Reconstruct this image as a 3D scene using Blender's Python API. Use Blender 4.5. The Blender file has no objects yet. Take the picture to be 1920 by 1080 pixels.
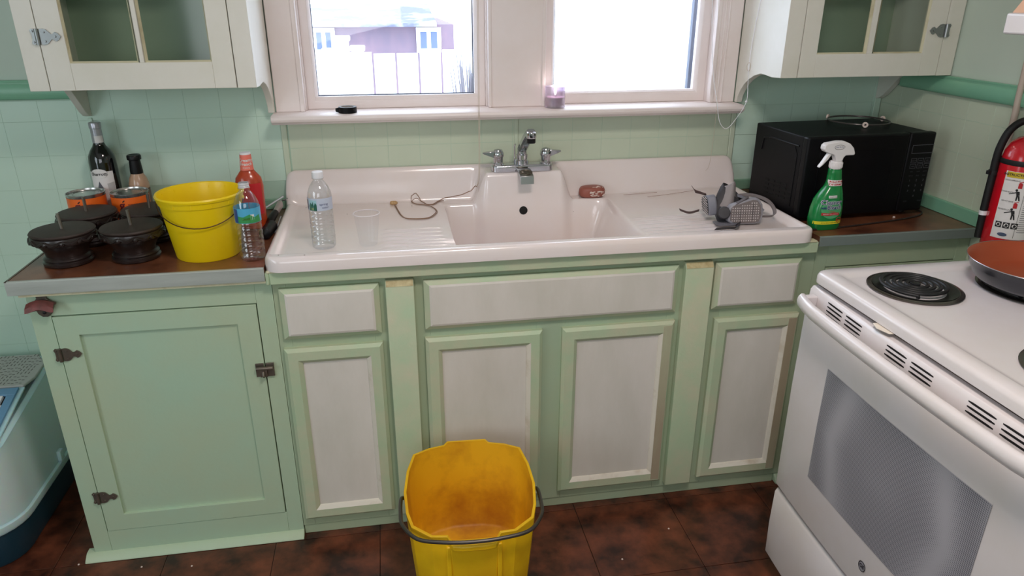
import bpy, bmesh, math, random
from math import sin, cos, pi, radians, sqrt, atan2
from mathutils import Vector, Matrix, Euler
random.seed(7)
SC = bpy.context.scene
COL = SC.collection

# ------------------------------------------------------------------ camera
cam = bpy.data.cameras.new('camera'); camo = bpy.data.objects.new('camera', cam); COL.objects.link(camo)
F_PX = 1350.7; YAW = -.1707; PITCH = -.3865; ROLL = .0018
cam.sensor_width = 36.0; cam.lens = 36.0 * F_PX / 1920.0; cam.clip_start = .05; cam.clip_end = 200
fw = Vector((-sin(YAW)*cos(PITCH), cos(YAW)*cos(PITCH), sin(PITCH)))
rt = Vector((cos(YAW), sin(YAW), 0)); up = rt.cross(fw)
rt2 = rt*cos(ROLL) + up*sin(ROLL); up2 = up*cos(ROLL) - rt*sin(ROLL)
M = Matrix((rt2, up2, -fw)).transposed().to_4x4(); M.translation = (.9266, -2.3567, 1.5126)
camo.matrix_world = M
SC.camera = camo

# ------------------------------------------------------------------ world, lights, exposure
SC.view_settings.view_transform = 'Standard'; SC.view_settings.look = 'None'
SC.view_settings.gamma = 1; SC.view_settings.use_curve_mapping = False
SC.view_settings.exposure = 0.0
w = bpy.data.worlds.new('world'); SC.world = w; w.use_nodes = True
bg = w.node_tree.nodes['Background']; bg.inputs[0].default_value = (.76, .88, 1.0, 1); bg.inputs[1].default_value = 6.0

def area(name, loc, target, sx, sy, power, color):
    l = bpy.data.lights.new(name, 'AREA'); l.shape = 'RECTANGLE'; l.size = sx; l.size_y = sy
    l.energy = power; l.color = color
    o = bpy.data.objects.new(name, l); COL.objects.link(o); o.location = loc
    o.rotation_euler = (Vector(target)-Vector(loc)).to_track_quat('-Z', 'Y').to_euler()
    return o
# assumed kitchen ceiling lamp; fill lights added behind and beside the camera, without windows
area('assumed_ceiling_light', (1.30, -1.75, 2.33), (1.30, -1.75, 0), .34, .34, 18.5, (1.0, .87, .82))
area('rear_fill_light', (.35, -3.93, 1.55), (.5, 0, .9), 1.5, 1.2, 18, (.92, .93, 1.0))
area('side_fill_light', (-1.15, -2.1, 1.35), (1.5, -1.4, .7), 1.0, 1.1, 14, (.80, .90, 1.0))

# ------------------------------------------------------------------ materials
def lin(c):
    return tuple((v/12.92 if v <= .04045 else ((v+.055)/1.055)**2.4) for v in c)
def rgb(r, g, b): return lin((r/255, g/255, b/255)) + (1,)
def new_mat(name):
    m = bpy.data.materials.new(name); m.use_nodes = True
    return m, m.node_tree, m.node_tree.nodes['Principled BSDF']
def mat(name, c, rough=.5, metal=0, var=0, scale=8, c2=None, thr=(.35, .65), bump=0, bscale=60, spec=.5, coat=0, stretch=(1, 1, 1)):
    """paint / plastic / metal with optional noise-mixed second colour and fine relief"""
    m, nt, p = new_mat(name)
    p.inputs['Base Color'].default_value = c; p.inputs['Roughness'].default_value = rough
    p.inputs['Metallic'].default_value = metal; p.inputs['Specular IOR Level'].default_value = spec
    p.inputs['Coat Weight'].default_value = coat; p.inputs['Coat Roughness'].default_value = .12
    tc = nt.nodes.new('ShaderNodeTexCoord')
    mp = nt.nodes.new('ShaderNodeMapping'); mp.inputs['Scale'].default_value = stretch
    nt.links.new(tc.outputs['Object'], mp.inputs['Vector'])
    if c2 is not None:
        n = nt.nodes.new('ShaderNodeTexNoise'); n.inputs['Scale'].default_value = scale; n.inputs['Detail'].default_value = 8
        n.inputs['Roughness'].default_value = .62
        nt.links.new(mp.outputs[0], n.inputs['Vector'])
        r = nt.nodes.new('ShaderNodeValToRGB'); r.color_ramp.elements[0].position = thr[0]; r.color_ramp.elements[1].position = thr[1]
        r.color_ramp.elements[0].color = c; r.color_ramp.elements[1].color = c2
        nt.links.new(n.outputs['Fac'], r.inputs[0]); nt.links.new(r.outputs[0], p.inputs['Base Color'])
    if bump:
        n = nt.nodes.new('ShaderNodeTexNoise'); n.inputs['Scale'].default_value = bscale; n.inputs['Detail'].default_value = 4
        nt.links.new(mp.outputs[0], n.inputs['Vector'])
        b = nt.nodes.new('ShaderNodeBump'); b.inputs['Strength'].default_value = bump; b.inputs['Distance'].default_value = .002
        nt.links.new(n.outputs['Fac'], b.inputs['Height']); nt.links.new(b.outputs[0], p.inputs['Normal'])
    return m
def glassy(name, tint, trans=.9, rough=.02, edge=.45):
    """clear thin plastic or window glass: mostly see-through with a gloss"""
    m, nt, p = new_mat(name); nt.nodes.remove(p)
    out = nt.nodes['Material Output']
    t = nt.nodes.new('ShaderNodeBsdfTransparent'); t.inputs[0].default_value = tint
    g = nt.nodes.new('ShaderNodeBsdfGlossy'); g.inputs['Roughness'].default_value = rough
    fr = nt.nodes.new('ShaderNodeLayerWeight'); fr.inputs[0].default_value = .25
    mr = nt.nodes.new('ShaderNodeMapRange'); mr.inputs[3].default_value = 1-trans; mr.inputs[4].default_value = edge
    nt.links.new(fr.outputs['Facing'], mr.inputs[0])
    mx = nt.nodes.new('ShaderNodeMixShader')
    nt.links.new(mr.outputs[0], mx.inputs[0]); nt.links.new(t.outputs[0], mx.inputs[1]); nt.links.new(g.outputs[0], mx.inputs[2])
    nt.links.new(mx.outputs[0], out.inputs[0])
    return m

MINT = mat('mint_paint', rgb(184, 206, 178), .42, c2=rgb(188, 200, 168), scale=3, bump=.15, bscale=90)
MINT_LEFT = mat('mint_paint_clean', rgb(176, 204, 178), .42, c2=rgb(184, 200, 170), scale=3, bump=.15, bscale=90)
MINT_WORN = mat('mint_paint_worn', rgb(182, 202, 168), .5, c2=rgb(204, 200, 172), scale=7, thr=(.40, .72), bump=.25, bscale=120)
MINT_DARK = mat('mint_frame_paint', rgb(168, 188, 160), .45, c2=rgb(172, 184, 152), scale=4)
GREEN_DEEP = mat('sage_green_paint', rgb(128, 168, 142), .45, c2=rgb(134, 170, 142), scale=5)
SAGE_IN = mat('cabinet_inside_sage', rgb(168, 184, 160), .5, c2=rgb(160, 180, 156), scale=3)
RAIL = mat('sea_green_rail', rgb(126, 186, 156), .35, c2=rgb(136, 190, 158), scale=6)
PANEL = mat('off_white_primer', rgb(226, 220, 212), .55, c2=rgb(206, 202, 190), scale=5, thr=(.38, .78), bump=.2, bscale=70, stretch=(1, 1, .35))
CREAMDIRTY = mat('dirty_cream_edge', rgb(214, 208, 176), .5, c2=rgb(176, 160, 120), scale=14, thr=(.5, .8))
BEAD = mat('off_white_bead', rgb(226, 220, 206), .5, c2=rgb(178, 158, 130), scale=12, thr=(.52, .85))
WOOD_EDGE = mat('stained_wood_edge', rgb(172, 158, 134), .55, c2=rgb(190, 196, 164), scale=6, thr=(.4, .7), stretch=(1, 1, .2))
CREAM = mat('cream_cabinet_paint', rgb(230, 227, 218), .4, c2=rgb(222, 219, 206), scale=4, bump=.1, bscale=80)
TRIM = mat('white_trim_paint', rgb(240, 230, 228), .38, c2=rgb(234, 221, 216), scale=3, bump=.08, bscale=60)
TILE = mat('mint_tileboard', rgb(202, 230, 214), .3, c2=rgb(206, 228, 208), scale=2.5, bump=.06, bscale=60)
TILE_W = mat('pale_green_tileboard', rgb(204, 214, 192), .34, c2=rgb(198, 212, 188), scale=2.5, bump=.06, bscale=60)
GROUT = mat('tileboard_groove', rgb(178, 206, 186), .5)
PLASTER = mat('pale_green_plaster', rgb(204, 218, 204), .6, c2=rgb(198, 214, 200), scale=2)
CEIL = mat('ceiling_white', rgb(232, 230, 224), .8)
ENAMEL = mat('white_porcelain_enamel', rgb(238, 229, 229), .16, c2=rgb(238, 224, 218), scale=2.2, coat=.5, bump=.03, bscale=14)
STOVE_W = mat('white_stove_enamel', rgb(228, 222, 224), .22, c2=rgb(222, 214, 210), scale=3, coat=.3)
STOVE_DIM = mat('stove_gap_dark', rgb(70, 62, 58), .6)
CHROME = mat('chrome', rgb(200, 200, 205), .10, 1)
STEEL = mat('brushed_steel', rgb(186, 188, 188), .3, 1)
ALU = mat('aluminium_edging', rgb(190, 196, 190), .45, .3, c2=rgb(160, 166, 160), scale=20, stretch=(.1, 1, 1))
DARKMETAL = mat('aged_bronze_metal', rgb(104, 98, 90), .38, .7, c2=rgb(128, 116, 104), scale=30)
HINGE = mat('nickel_hinge', rgb(150, 152, 152), .3, .9)
BLACK = mat('black_plastic', rgb(13, 13, 16), .4, spec=.3)
BLACKGLOSS = mat('black_gloss', rgb(10, 10, 13), .42, spec=.2)
BLACKMAT = mat('black_matte', rgb(16, 16, 18), .6)
RUBBER = mat('grey_rubber', rgb(146, 138, 138), .6)
RUBBER_D = mat('dark_grey_rubber', rgb(58, 56, 60), .6)
STRAP = mat('grey_strap', rgb(120, 112, 112), .7)
SILVERPL = mat('silver_grey_plastic', rgb(128, 128, 138), .4)
YEL = mat('bright_yellow_plastic', rgb(246, 214, 12), .35, c2=rgb(240, 204, 10), scale=4, coat=.1)
MOPY = mat('worn_yellow_plastic', rgb(240, 192, 20), .38, c2=rgb(222, 160, 16), scale=5, thr=(.42, .75), bump=.1, bscale=40)
MOPIN = mat("stained_yellow_inside", rgb(240, 182, 26), .5, c2=rgb(176, 106, 16), scale=4.5, thr=(.42, .70), bump=.1)
WIRE = mat('dull_steel_wire', rgb(100, 96, 92), .4, .9)
RUSTW = mat('rusty_wire', rgb(86, 62, 44), .5, .7)
WOODD = mat('dark_carved_wood', rgb(32, 22, 20), .36, c2=rgb(40, 28, 26), scale=8, coat=.25, bump=.15, bscale=40)
WOODTOP = mat('dark_wood_sawn_top', rgb(46, 34, 30), .55, c2=rgb(58, 44, 38), scale=8, stretch=(1, 4, 1))
WINEG = mat('dark_wine_glass', rgb(14, 14, 16), .06, coat=.6)
SILVCAP = mat('silver_foil', rgb(178, 178, 186), .28, .6)
PAPER = mat('white_label_paper', rgb(230, 226, 224), .5)
INK = mat('black_ink', rgb(26, 24, 26), .5)
BLUEINK = mat('navy_ink', rgb(24, 40, 110), .5)
REDINK = mat('red_ink', rgb(190, 32, 40), .45)
GREENP = mat('green_spray_plastic', rgb(12, 130, 62), .25, coat=.4)
GREENL = mat('pale_green_print', rgb(110, 190, 140), .4)
YELINK = mat('yellow_print', rgb(232, 222, 50), .45)
WHITEPL = mat('white_plastic', rgb(238, 234, 234), .3)
CAPW = mat('bottle_cap_white', rgb(240, 240, 244), .4)
SAUCE = mat('tan_sauce', rgb(186, 150, 122), .25, coat=.5)
SAUCELAB = mat('brown_sauce_label', rgb(120, 106, 92), .45)
ORANGE = mat('orange_dressing', rgb(186, 66, 30), .25, coat=.5)
PINKLAB = mat('salmon_shrink_band', rgb(238, 122, 104), .45)
REDLAB = mat('red_label', rgb(206, 30, 40), .4)
CANO = mat('orange_can_label', rgb(246, 112, 36), .35)
TIN = mat('tin_lid', rgb(186, 186, 184), .25, .9)
LAM = mat('brown_laminate', rgb(136, 84, 58), .30, c2=rgb(76, 42, 30), scale=9, thr=(.32, .68), coat=.15)
FLOORM = mat('mottled_brown_vinyl', rgb(120, 64, 42), .30, c2=rgb(46, 22, 16), scale=9, thr=(.34, .62), coat=.1, bump=.08, bscale=30)
SEAM = mat('floor_seam_dark', rgb(22, 13, 11), .7)
GLASS = glassy('window_glass', (.97, .98, 1, 1), .95)
CABGLASS = glassy('cabinet_glass', (.92, .95, .93, 1), .975, .08, .25)
PET = glassy('clear_bottle_plastic', (.93, .95, .96, 1), .90, .04)
WATERP = glassy('clear_cup_plastic', (.975, .98, .99, 1), .985, .12, .12)
LILAC = glassy('lilac_glass', (.93, .86, .96, 1), .62, .35)
WAX = mat('pink_wax', rgb(216, 178, 196), .5)
SOAP = mat('brown_soap', rgb(152, 86, 72), .45)
SOAPW = mat('white_soap_foam', rgb(226, 206, 196), .6)
CORD = mat('cream_cord', rgb(205, 190, 172), .7)
CORDB = mat('tan_string', rgb(150, 120, 100), .8)
RED = mat('extinguisher_red', rgb(206, 22, 38), .2, coat=.6)
COPPER = mat('copper_nonstick', rgb(176, 84, 52), .4, .25)
NAVYPAN = mat('dark_pan_enamel', rgb(34, 36, 44), .25, coat=.3)
PEACH = mat('peach_hood_top', rgb(226, 180, 150), .5)
GREYGLASS = mat('oven_window_dots', rgb(128, 128, 136), .5)
SNOW = mat('snow', rgb(245, 247, 252), .8)
BRICKW = mat('far_house_wall', rgb(104, 90, 104), .8, c2=rgb(126, 102, 112), scale=1.5, stretch=(1, 1, .6))
ROOFG = mat('far_roof', rgb(96, 98, 116), .8, c2=rgb(200, 204, 216), scale=.9, thr=(.45, .66))
FARGLASS = mat('far_window_glass', rgb(84, 96, 124), .6)
HOUSEW = mat('far_white_paint', rgb(245, 245, 248), .6)
BARK = mat('grey_bark', rgb(110, 104, 110), .9)
BLUEPL = mat('slate_blue_plastic', rgb(104, 150, 186), .35)
TEAL = mat('dark_teal_plastic', rgb(26, 66, 84), .4)
LITW = mat('pale_aqua_plastic', rgb(222, 236, 236), .28, c2=rgb(216, 232, 232), scale=2)
LITG = mat('grey_mesh_plastic', rgb(188, 188, 184), .5)
STAIN = mat('rust_stain', rgb(190, 150, 120), .5)
p_ = LITW.node_tree.nodes['Principled BSDF']; p_.inputs['Subsurface Weight'].default_value = .6; p_.inputs['Subsurface Scale'].default_value = .08
# little printed gradient: dotted oven window
def dots(m, c1, c2, scale):
    nt = m.node_tree; p = nt.nodes['Principled BSDF']
    tc = nt.nodes.new('ShaderNodeTexCoord'); v = nt.nodes.new('ShaderNodeTexVoronoi'); v.inputs['Scale'].default_value = scale; v.inputs['Randomness'].default_value = 0
    r = nt.nodes.new('ShaderNodeValToRGB'); r.color_ramp.elements[0].position = .35; r.color_ramp.elements[1].position = .5
    r.color_ramp.elements[0].color = c1; r.color_ramp.elements[1].color = c2
    nt.links.new(tc.outputs['Object'], v.inputs['Vector']); nt.links.new(v.outputs['Distance'], r.inputs[0]); nt.links.new(r.outputs[0], p.inputs['Base Color'])
dots(GREYGLASS, rgb(104, 104, 112), rgb(170, 168, 174), 260)

# ------------------------------------------------------------------ mesh helpers
class MB:
    def __init__(s): s.v = []; s.f = []
    def add(s, vs, fs):
        n = len(s.v); s.v += [tuple(v) for v in vs]; s.f += [tuple(i+n for i in f) for f in fs]; return s
    def box(s, x0, x1, y0, y1, z0, z1):
        if x0 > x1: x0, x1 = x1, x0
        if y0 > y1: y0, y1 = y1, y0
        if z0 > z1: z0, z1 = z1, z0
        return s.add([(x0,y0,z0),(x1,y0,z0),(x1,y1,z0),(x0,y1,z0),(x0,y0,z1),(x1,y0,z1),(x1,y1,z1),(x0,y1,z1)],
                     [(0,3,2,1),(4,5,6,7),(0,1,5,4),(1,2,6,5),(2,3,7,6),(3,0,4,7)])
    def rings(s, rs, closed=True, cap0=True, cap1=True, loop=False):
        """list of rings (same length); skinned"""
        n = len(rs[0]); vs = [p for r in rs for p in r]; fs = []
        m = len(rs)
        for i in range(m if loop else m-1):
            a, b = i*n, ((i+1) % m)*n
            for k in range(n if closed else n-1):
                k2 = (k+1) % n; fs.append((a+k, a+k2, b+k2, b+k))
        if not loop:
            if cap0: fs.append(tuple(range(n))[::-1])
            if cap1: fs.append(tuple((m-1)*n+k for k in range(n)))
        return s.add(vs, fs)
    def lathe(s, prof, n=32, c=(0,0,0), cap0=True, cap1=True, sx=1, sy=1):
        rs = [[(c[0]+r*sx*cos(2*pi*k/n), c[1]+r*sy*sin(2*pi*k/n), c[2]+z) for k in range(n)] for r, z in prof]
        return s.rings(rs, True, cap0, cap1)
    def prism(s, poly, axis, a0, a1):
        """2D polygon extruded along axis; poly coords are the two others in xyz order"""
        def P(p, t):
            return {'x': (t, p[0], p[1]), 'y': (p[0], t, p[1]), 'z': (p[0], p[1], t)}[axis]
        return s.rings([[P(p, a0) for p in poly], [P(p, a1) for p in poly]])
    def tube(s, pts, r, n=8, closed=False, flat=None):
        pts = [Vector(p) for p in pts]; m = len(pts); rs = []
        prev = None
        for i, p in enumerate(pts):
            if closed: t = pts[(i+1) % m]-pts[i-1]
            else: t = pts[min(i+1, m-1)]-pts[max(i-1, 0)]
            t.normalize()
            if prev is None:
                u = Vector((0,0,1)) if abs(t.z) < .9 else Vector((1,0,0))
                u = (u-t*u.dot(t)).normalized()
            else:
                u = (prev-t*prev.dot(t)).normalized()
            prev = u; v = t.cross(u); rr = r[i] if isinstance(r, (list, tuple)) else r
            fx, fy = flat if flat else (1, 1)
            rs.append([p+u*rr*fx*cos(2*pi*k/n)+v*rr*fy*sin(2*pi*k/n) for k in range(n)])
        return s.rings(rs, True, True, True, loop=closed)
    def xf(s, mtx, start=0):
        s.v = s.v[:start]+[tuple(mtx @ Vector(v)) for v in s.v[start:]]; return s
    def build(s, name, m, parent=None, bevel=0, smooth=35, seg=2, sub=0, thick=0, loc=None):
        me = bpy.data.meshes.new(name); me.from_pydata(s.v, [], s.f); me.update()
        bm = bmesh.new(); bm.from_mesh(me); bmesh.ops.recalc_face_normals(bm, faces=bm.faces); bm.to_mesh(me); bm.free()
        if smooth:
            me.polygons.foreach_set('use_smooth', [True]*len(me.polygons)); me.set_sharp_from_angle(angle=radians(smooth))
        o = bpy.data.objects.new(name, me); COL.objects.link(o); me.materials.append(m)
        if parent: o.parent = parent
        if loc: o.location = loc
        if thick:
            md = o.modifiers.new('solid', 'SOLIDIFY'); md.thickness = thick; md.offset = -1
        if bevel:
            md = o.modifiers.new('bevel', 'BEVEL'); md.width = bevel; md.segments = seg; md.limit_method = 'ANGLE'; md.angle_limit = radians(35)
        if sub:
            md = o.modifiers.new('sub', 'SUBSURF'); md.levels = sub; md.render_levels = sub
        return o
def smooth_pts(pts, n=8, closed=False):
    """Catmull-Rom"""
    P = [Vector(p) for p in pts]; out = []; m = len(P)
    for i in range(m if closed else m-1):
        if closed: a, b, c, d = P[i-1], P[i], P[(i+1) % m], P[(i+2) % m]
        else: a, b, c, d = P[max(i-1, 0)], P[i], P[i+1], P[min(i+2, m-1)]
        for k in range(n):
            t = k/n
            out.append(.5*((2*b)+(c-a)*t+(2*a-5*b+4*c-d)*t*t+(3*b-a-3*c+d)*t**3))
    if not closed: out.append(P[-1])
    return out
def rrect(cx, cy, hx, hy, r, z, n=5):
    out = []
    for sx, sy, a0 in ((1,1,0),(-1,1,90),(-1,-1,180),(1,-1,270)):
        for k in range(n+1):
            a = radians(a0+90*k/n); out.append((cx+sx*(hx-r)+r*cos(a), cy+sy*(hy-r)+r*sin(a), z))
    return out
def tag(o, label, cat, group=None, kind=None):
    o['label'] = label; o['category'] = cat
    if group: o['group'] = group
    if kind: o['kind'] = kind
    return o
def thing(name, label, cat, loc=(0,0,0), rotz=0, group=None, rot=None):
    o = bpy.data.objects.new(name, None); COL.objects.link(o); o.location = loc
    o.rotation_euler = rot if rot else (0, 0, rotz); o.empty_display_size = .05
    return tag(o, label, cat, group)
def structure(name, label=None):
    o = bpy.data.objects.new(name, None); COL.objects.link(o); o['kind'] = 'structure'; o.empty_display_size = .05
    return o
def lab(o, t): o['label'] = t; return o
def dup(o, parent=None, **kw):
    c = o.copy(); COL.objects.link(c)
    if parent: c.parent = parent
    for k, v in kw.items(): setattr(c, k, v)
    return c
def dup_tree(o, loc, rotz=0):
    r = o.copy(); COL.objects.link(r); r.location = loc; r.rotation_euler = (0, 0, rotz)
    for ch in list(o.children):
        c = ch.copy(); COL.objects.link(c); c.parent = r
        for g in ch.children:
            d = g.copy(); COL.objects.link(d); d.parent = c
    return r
def frame_sweep(x0, x1, z0, z1, prof, cap=False, closed=False):
    """mitred rectangular frame in the xz plane: prof = list of (inset, y)"""
    mb = MB(); rs = [[(x0+i, y, z0+i), (x1-i, y, z0+i), (x1-i, y, z1-i), (x0+i, y, z1-i)] for i, y in prof]
    mb.rings(rs, True, False, cap, loop=closed); return mb
def text_tris(s, size, bold=0, shear=0, align='CENTER', space=1):
    cu = bpy.data.curves.new('t', 'FONT'); cu.body = s; cu.size = size; cu.align_x = align; cu.align_y = 'CENTER'
    cu.offset = bold; cu.shear = shear; cu.resolution_u = 2; cu.space_character = space
    o = bpy.data.objects.new('t', cu); COL.objects.link(o)
    dg = bpy.context.evaluated_depsgraph_get(); me = bpy.data.meshes.new_from_object(o.evaluated_get(dg))
    vs = [tuple(v.co) for v in me.vertices]; fs = [tuple(p.vertices) for p in me.polygons]
    bpy.data.objects.remove(o); bpy.data.curves.remove(cu); bpy.data.meshes.remove(me)
    return vs, fs
def text_on(name, s, size, fn, m, parent, **kw):
    """text mapped by fn(u, v) -> point"""
    vs, fs = text_tris(s, size, **kw); mb = MB(); mb.add([fn(v[0], v[1]) for v in vs], fs)
    return mb.build(name, m, parent, smooth=0)
def cyl(r, a0, z0, cx=0, cy=0, lift=.0006):
    """map onto an upright cylinder facing direction a0 (0 = -y, positive towards +x)"""
    def f(u, v):
        a = a0+u/r; R = r+lift; return (cx+R*sin(a), cy-R*cos(a), z0+v)
    return f
def patch(fn, u0, u1, v0, v1, nu=12, nv=2):
    mb = MB(); vs = [fn(u0+(u1-u0)*i/nu, v0+(v1-v0)*j/nv) for j in range(nv+1) for i in range(nu+1)]
    fs = [(j*(nu+1)+i, j*(nu+1)+i+1, (j+1)*(nu+1)+i+1, (j+1)*(nu+1)+i) for j in range(nv) for i in range(nu)]
    return mb.add(vs, fs)
def poly_on(fn, pts, step=.0025):
    """flat print shape cut into narrow columns so that it follows a curved surface"""
    bm = bmesh.new(); bm.faces.new([bm.verts.new((p[0], p[1], 0)) for p in pts])
    u0 = min(p[0] for p in pts); u1 = max(p[0] for p in pts); u = u0+step
    while u < u1:
        bmesh.ops.bisect_plane(bm, geom=bm.verts[:]+bm.edges[:]+bm.faces[:], plane_co=(u, 0, 0), plane_no=(1, 0, 0)); u += step
    bm.verts.index_update(); mb = MB()
    mb.add([fn(v.co.x, v.co.y) for v in bm.verts], [tuple(v.index for v in f.verts) for f in bm.faces]); bm.free()
    return mb
    mb = MB(); mb.add([fn(*p) for p in pts], [tuple(range(len(pts)))]); return mb
def ell(cx, cy, rx, ry, n=28): return [(cx+rx*cos(2*pi*k/n), cy+ry*sin(2*pi*k/n)) for k in range(n)]
def ring_on(fn, cx, cy, rx, ry, w, n=32):
    mb = MB(); a = ell(cx, cy, rx, ry, n); b = ell(cx, cy, rx-w, ry-w, n)
    mb.add([fn(*p) for p in a+b], [(k, (k+1) % n, n+(k+1) % n, n+k) for k in range(n)]); return mb
def sm(t): t = min(1, max(0, t)); return t*t*(3-2*t)

# ------------------------------------------------------------------ room shell
XL, XR, YB = -1.25, 2.658, -4.0
CH = 2.42
W1 = (.683, 1.252); W2 = (1.434, 2.004); WZ0, WZ1 = 1.150, 2.05
wb = MB(); T = .12
for a, b, c, d in ((XL-.1, W1[0], 0, CH), (W1[1], W2[0], 0, CH), (W2[1], XR+.1, 0, CH), (W1[0], W1[1], 0, WZ0), (W2[0], W2[1], 0, WZ0), (W1[0], W1[1], WZ1, CH), (W2[0], W2[1], WZ1, CH)):
    wb.box(a, b, .004, T, c, d)
wall_back = wb.build('wall_back', PLASTER, smooth=0); wall_back['kind'] = 'structure'
gb = MB().box(XL, .075, .0006, .004, 0, 1.23); gb.box(.6, 2.658, .0006, .004, .5, 1.16); gb.box(.05, .6, .0006, .004, .5, 1.26); gb.box(2.09, 2.658, .0006, .004, .5, 1.28)
gb.build('tileboard', GROUT, wall_back, smooth=0)
# scored tiles of the tileboard, each its own piece sharing mesh data
def tile_mesh(w_, h_, m, axis='y'):
    e = .0004
    mb = MB()
    if axis == 'y':
        mb.rings([[(e, .004, e), (w_-e, .004, e), (w_-e, .004, h_-e), (e, .004, h_-e)], [(e, .0004, e), (w_-e, .0004, e), (w_-e, .0004, h_-e), (e, .0004, h_-e)], [(2*e, 0, 2*e), (w_-2*e, 0, 2*e), (w_-2*e, 0, h_-2*e), (2*e, 0, h_-2*e)]], True, False, True)
    else:
        mb.rings([[(.004, e, e), (.004, w_-e, e), (.004, w_-e, h_-e), (.004, e, h_-e)], [(.0004, e, e), (.0004, w_-e, e), (.0004, w_-e, h_-e), (.0004, e, h_-e)], [(0, 2*e, 2*e), (0, w_-2*e, 2*e), (0, w_-2*e, h_-2*e), (0, 2*e, h_-2*e)]], True, False, True)
    me = bpy.data.meshes.new('tile'); me.from_pydata(mb.v, [], mb.f); me.update()
    bm = bmesh.new(); bm.from_mesh(me); bmesh.ops.recalc_face_normals(bm, faces=bm.faces); bm.to_mesh(me); bm.free()
    me.materials.append(m); return me
cache = {}
def put_tile(x, z, w_, h_, m, parent, axis='y', c=0):
    k = (round(w_, 4), round(h_, 4), m.name, axis)
    if k not in cache: cache[k] = tile_mesh(w_, h_, m, axis)
    o = bpy.data.objects.new('tile', cache[k]); COL.objects.link(o); o.parent = parent
    o.location = (x, c, z) if axis == 'y' else (c, x, z)
TP = .1016
# behind and left of the counter
for i in range(-6, 8):
    x0 = .024-TP+i*TP
    for j in range(-5, 2):
        z0 = 1.062+(j-0)*TP
        if z0+TP > 1.26: continue
        if x0 > .04 and z0 < .86: continue
        if x0 < -.5 and j < -3: pass
        if z0 < .5: continue
        ww = min(TP, .6-x0)
        if ww < .02: continue
        put_tile(x0, z0, ww, TP, TILE, wall_back)
for i in range(-6, 1):
    for j in range(0, 5):
        put_tile(.024-TP+i*TP, 1.062-TP*(6+j), TP, TP, TILE, wall_back)
for i in range(6):      # thin top course of the board under the left upper cabinet
    put_tile(.024+i*TP, 1.062+TP, min(TP, .6-.024-i*TP), .095, TILE, wall_back)
for i in range(-4, 0):
    put_tile(.024-TP+(i+1)*TP-.0, 1.062+TP, TP, .06, TILE, wall_back)
# paler board under the window
for i in range(15):
    x0 = .622+i*TP
    for z0, h_ in ((.96, .102), (1.062, .09)):
        ww = min(TP, 2.0985-x0)
        if ww > .02: put_tile(x0, z0, ww, h_, TILE_W, wall_back)
for i in range(6):
    x0 = 2.118+i*TP-.0
    for z0, h_ in ((.86, .1), (.96, .102), (1.062, TP), (1.062+TP, .115)):
        ww = min(TP, 2.656-x0)
        if ww > .02: put_tile(x0, z0, ww, h_, TILE, wall_back)
# right wall
wr = MB().box(XR+.004, XR+.12, YB, .004, 0, CH)
wall_right = wr.build('wall_right', PLASTER, smooth=0); wall_right['kind'] = 'structure'
MB().box(XR+.0006, XR+.004, -1.2, .004, .6, 1.232).build('tileboard', GROUT, wall_right, smooth=0)
for i in range(11):
    for j, (z0, h_) in enumerate(((.86, .1), (.96, .102), (1.062, TP), (1.062+TP, .065), (.76, .1))):
        put_tile(-TP*(i+1), z0, TP, h_, TILE_W, wall_right, 'x', XR)
wl = MB().box(XL-.12, XL, YB, .12, 0, CH).build('wall_left', PLASTER, smooth=0); wl['kind'] = 'structure'
wf = MB().box(XL-.12, XR+.12, YB-.12, YB, 0, CH).build('wall_front', PLASTER, smooth=0); wf['kind'] = 'structure'
cl = MB().box(XL-.12, XR+.12, YB-.12, .12, CH, CH+.05).build('ceiling', CEIL, smooth=0); cl['kind'] = 'structure'
floor = MB().box(XL-.12, XR+.12, YB-.12, .12, -.06, -.0035).build('floor', SEAM, smooth=0); floor['kind'] = 'structure'
FS = .3048
def floor_tile(w_, d_):
    e = .0009
    mb = MB().rings([[(e, e, -.0035), (w_-e, e, -.0035), (w_-e, d_-e, -.0035), (e, d_-e, -.0035)], [(e, e, -.0006), (w_-e, e, -.0006), (w_-e, d_-e, -.0006), (e, d_-e, -.0006)], [(.0022, .0022, 0), (w_-.0022, .0022, 0), (w_-.0022, d_-.0022, 0), (.0022, d_-.0022, 0)]], True, False, True)
    me = bpy.data.meshes.new('floor_tile'); me.from_pydata(mb.v, [], mb.f); me.update()
    bm = bmesh.new(); bm.from_mesh(me); bmesh.ops.recalc_face_normals(bm, faces=bm.faces); bm.to_mesh(me); bm.free()
    me.materials.append(FLOORM); return me
FM = floor_tile(FS, FS)
for i in range(-5, 7):
    for j in range(0, 8):
        o = bpy.data.objects.new('floor_tile', FM); COL.objects.link(o); o.parent = floor
        o.location = (.2205+i*FS, .0478-(j+1)*FS, 0)
# use world coordinates for the mottling so that neighbouring tiles differ
nt = FLOORM.node_tree
geo = nt.nodes.new('ShaderNodeNewGeometry')
for n in nt.nodes:
    if n.type == 'MAPPING': nt.links.new(geo.outputs['Position'], n.inputs['Vector'])
# green chair rail
def rail(name, poly, axis, a, b):
    o = MB().prism(poly, axis, a, b).build(name, RAIL, bevel=.003); o['kind'] = 'structure'; return o
rail('trim_1', [(0.001, 1.228), (-.012, 1.228), (-.017, 1.236), (-.017, 1.262), (-.010, 1.274), (-.012, 1.283), (.001, 1.283)], 'x', XL, .045)
rail('trim_2', [(XR-.001, 1.228), (XR-.012, 1.228), (XR-.017, 1.236), (XR-.017, 1.262), (XR-.010, 1.274), (XR-.012, 1.283), (XR-.001, 1.283)], 'y', -1.6, -.10)
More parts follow.
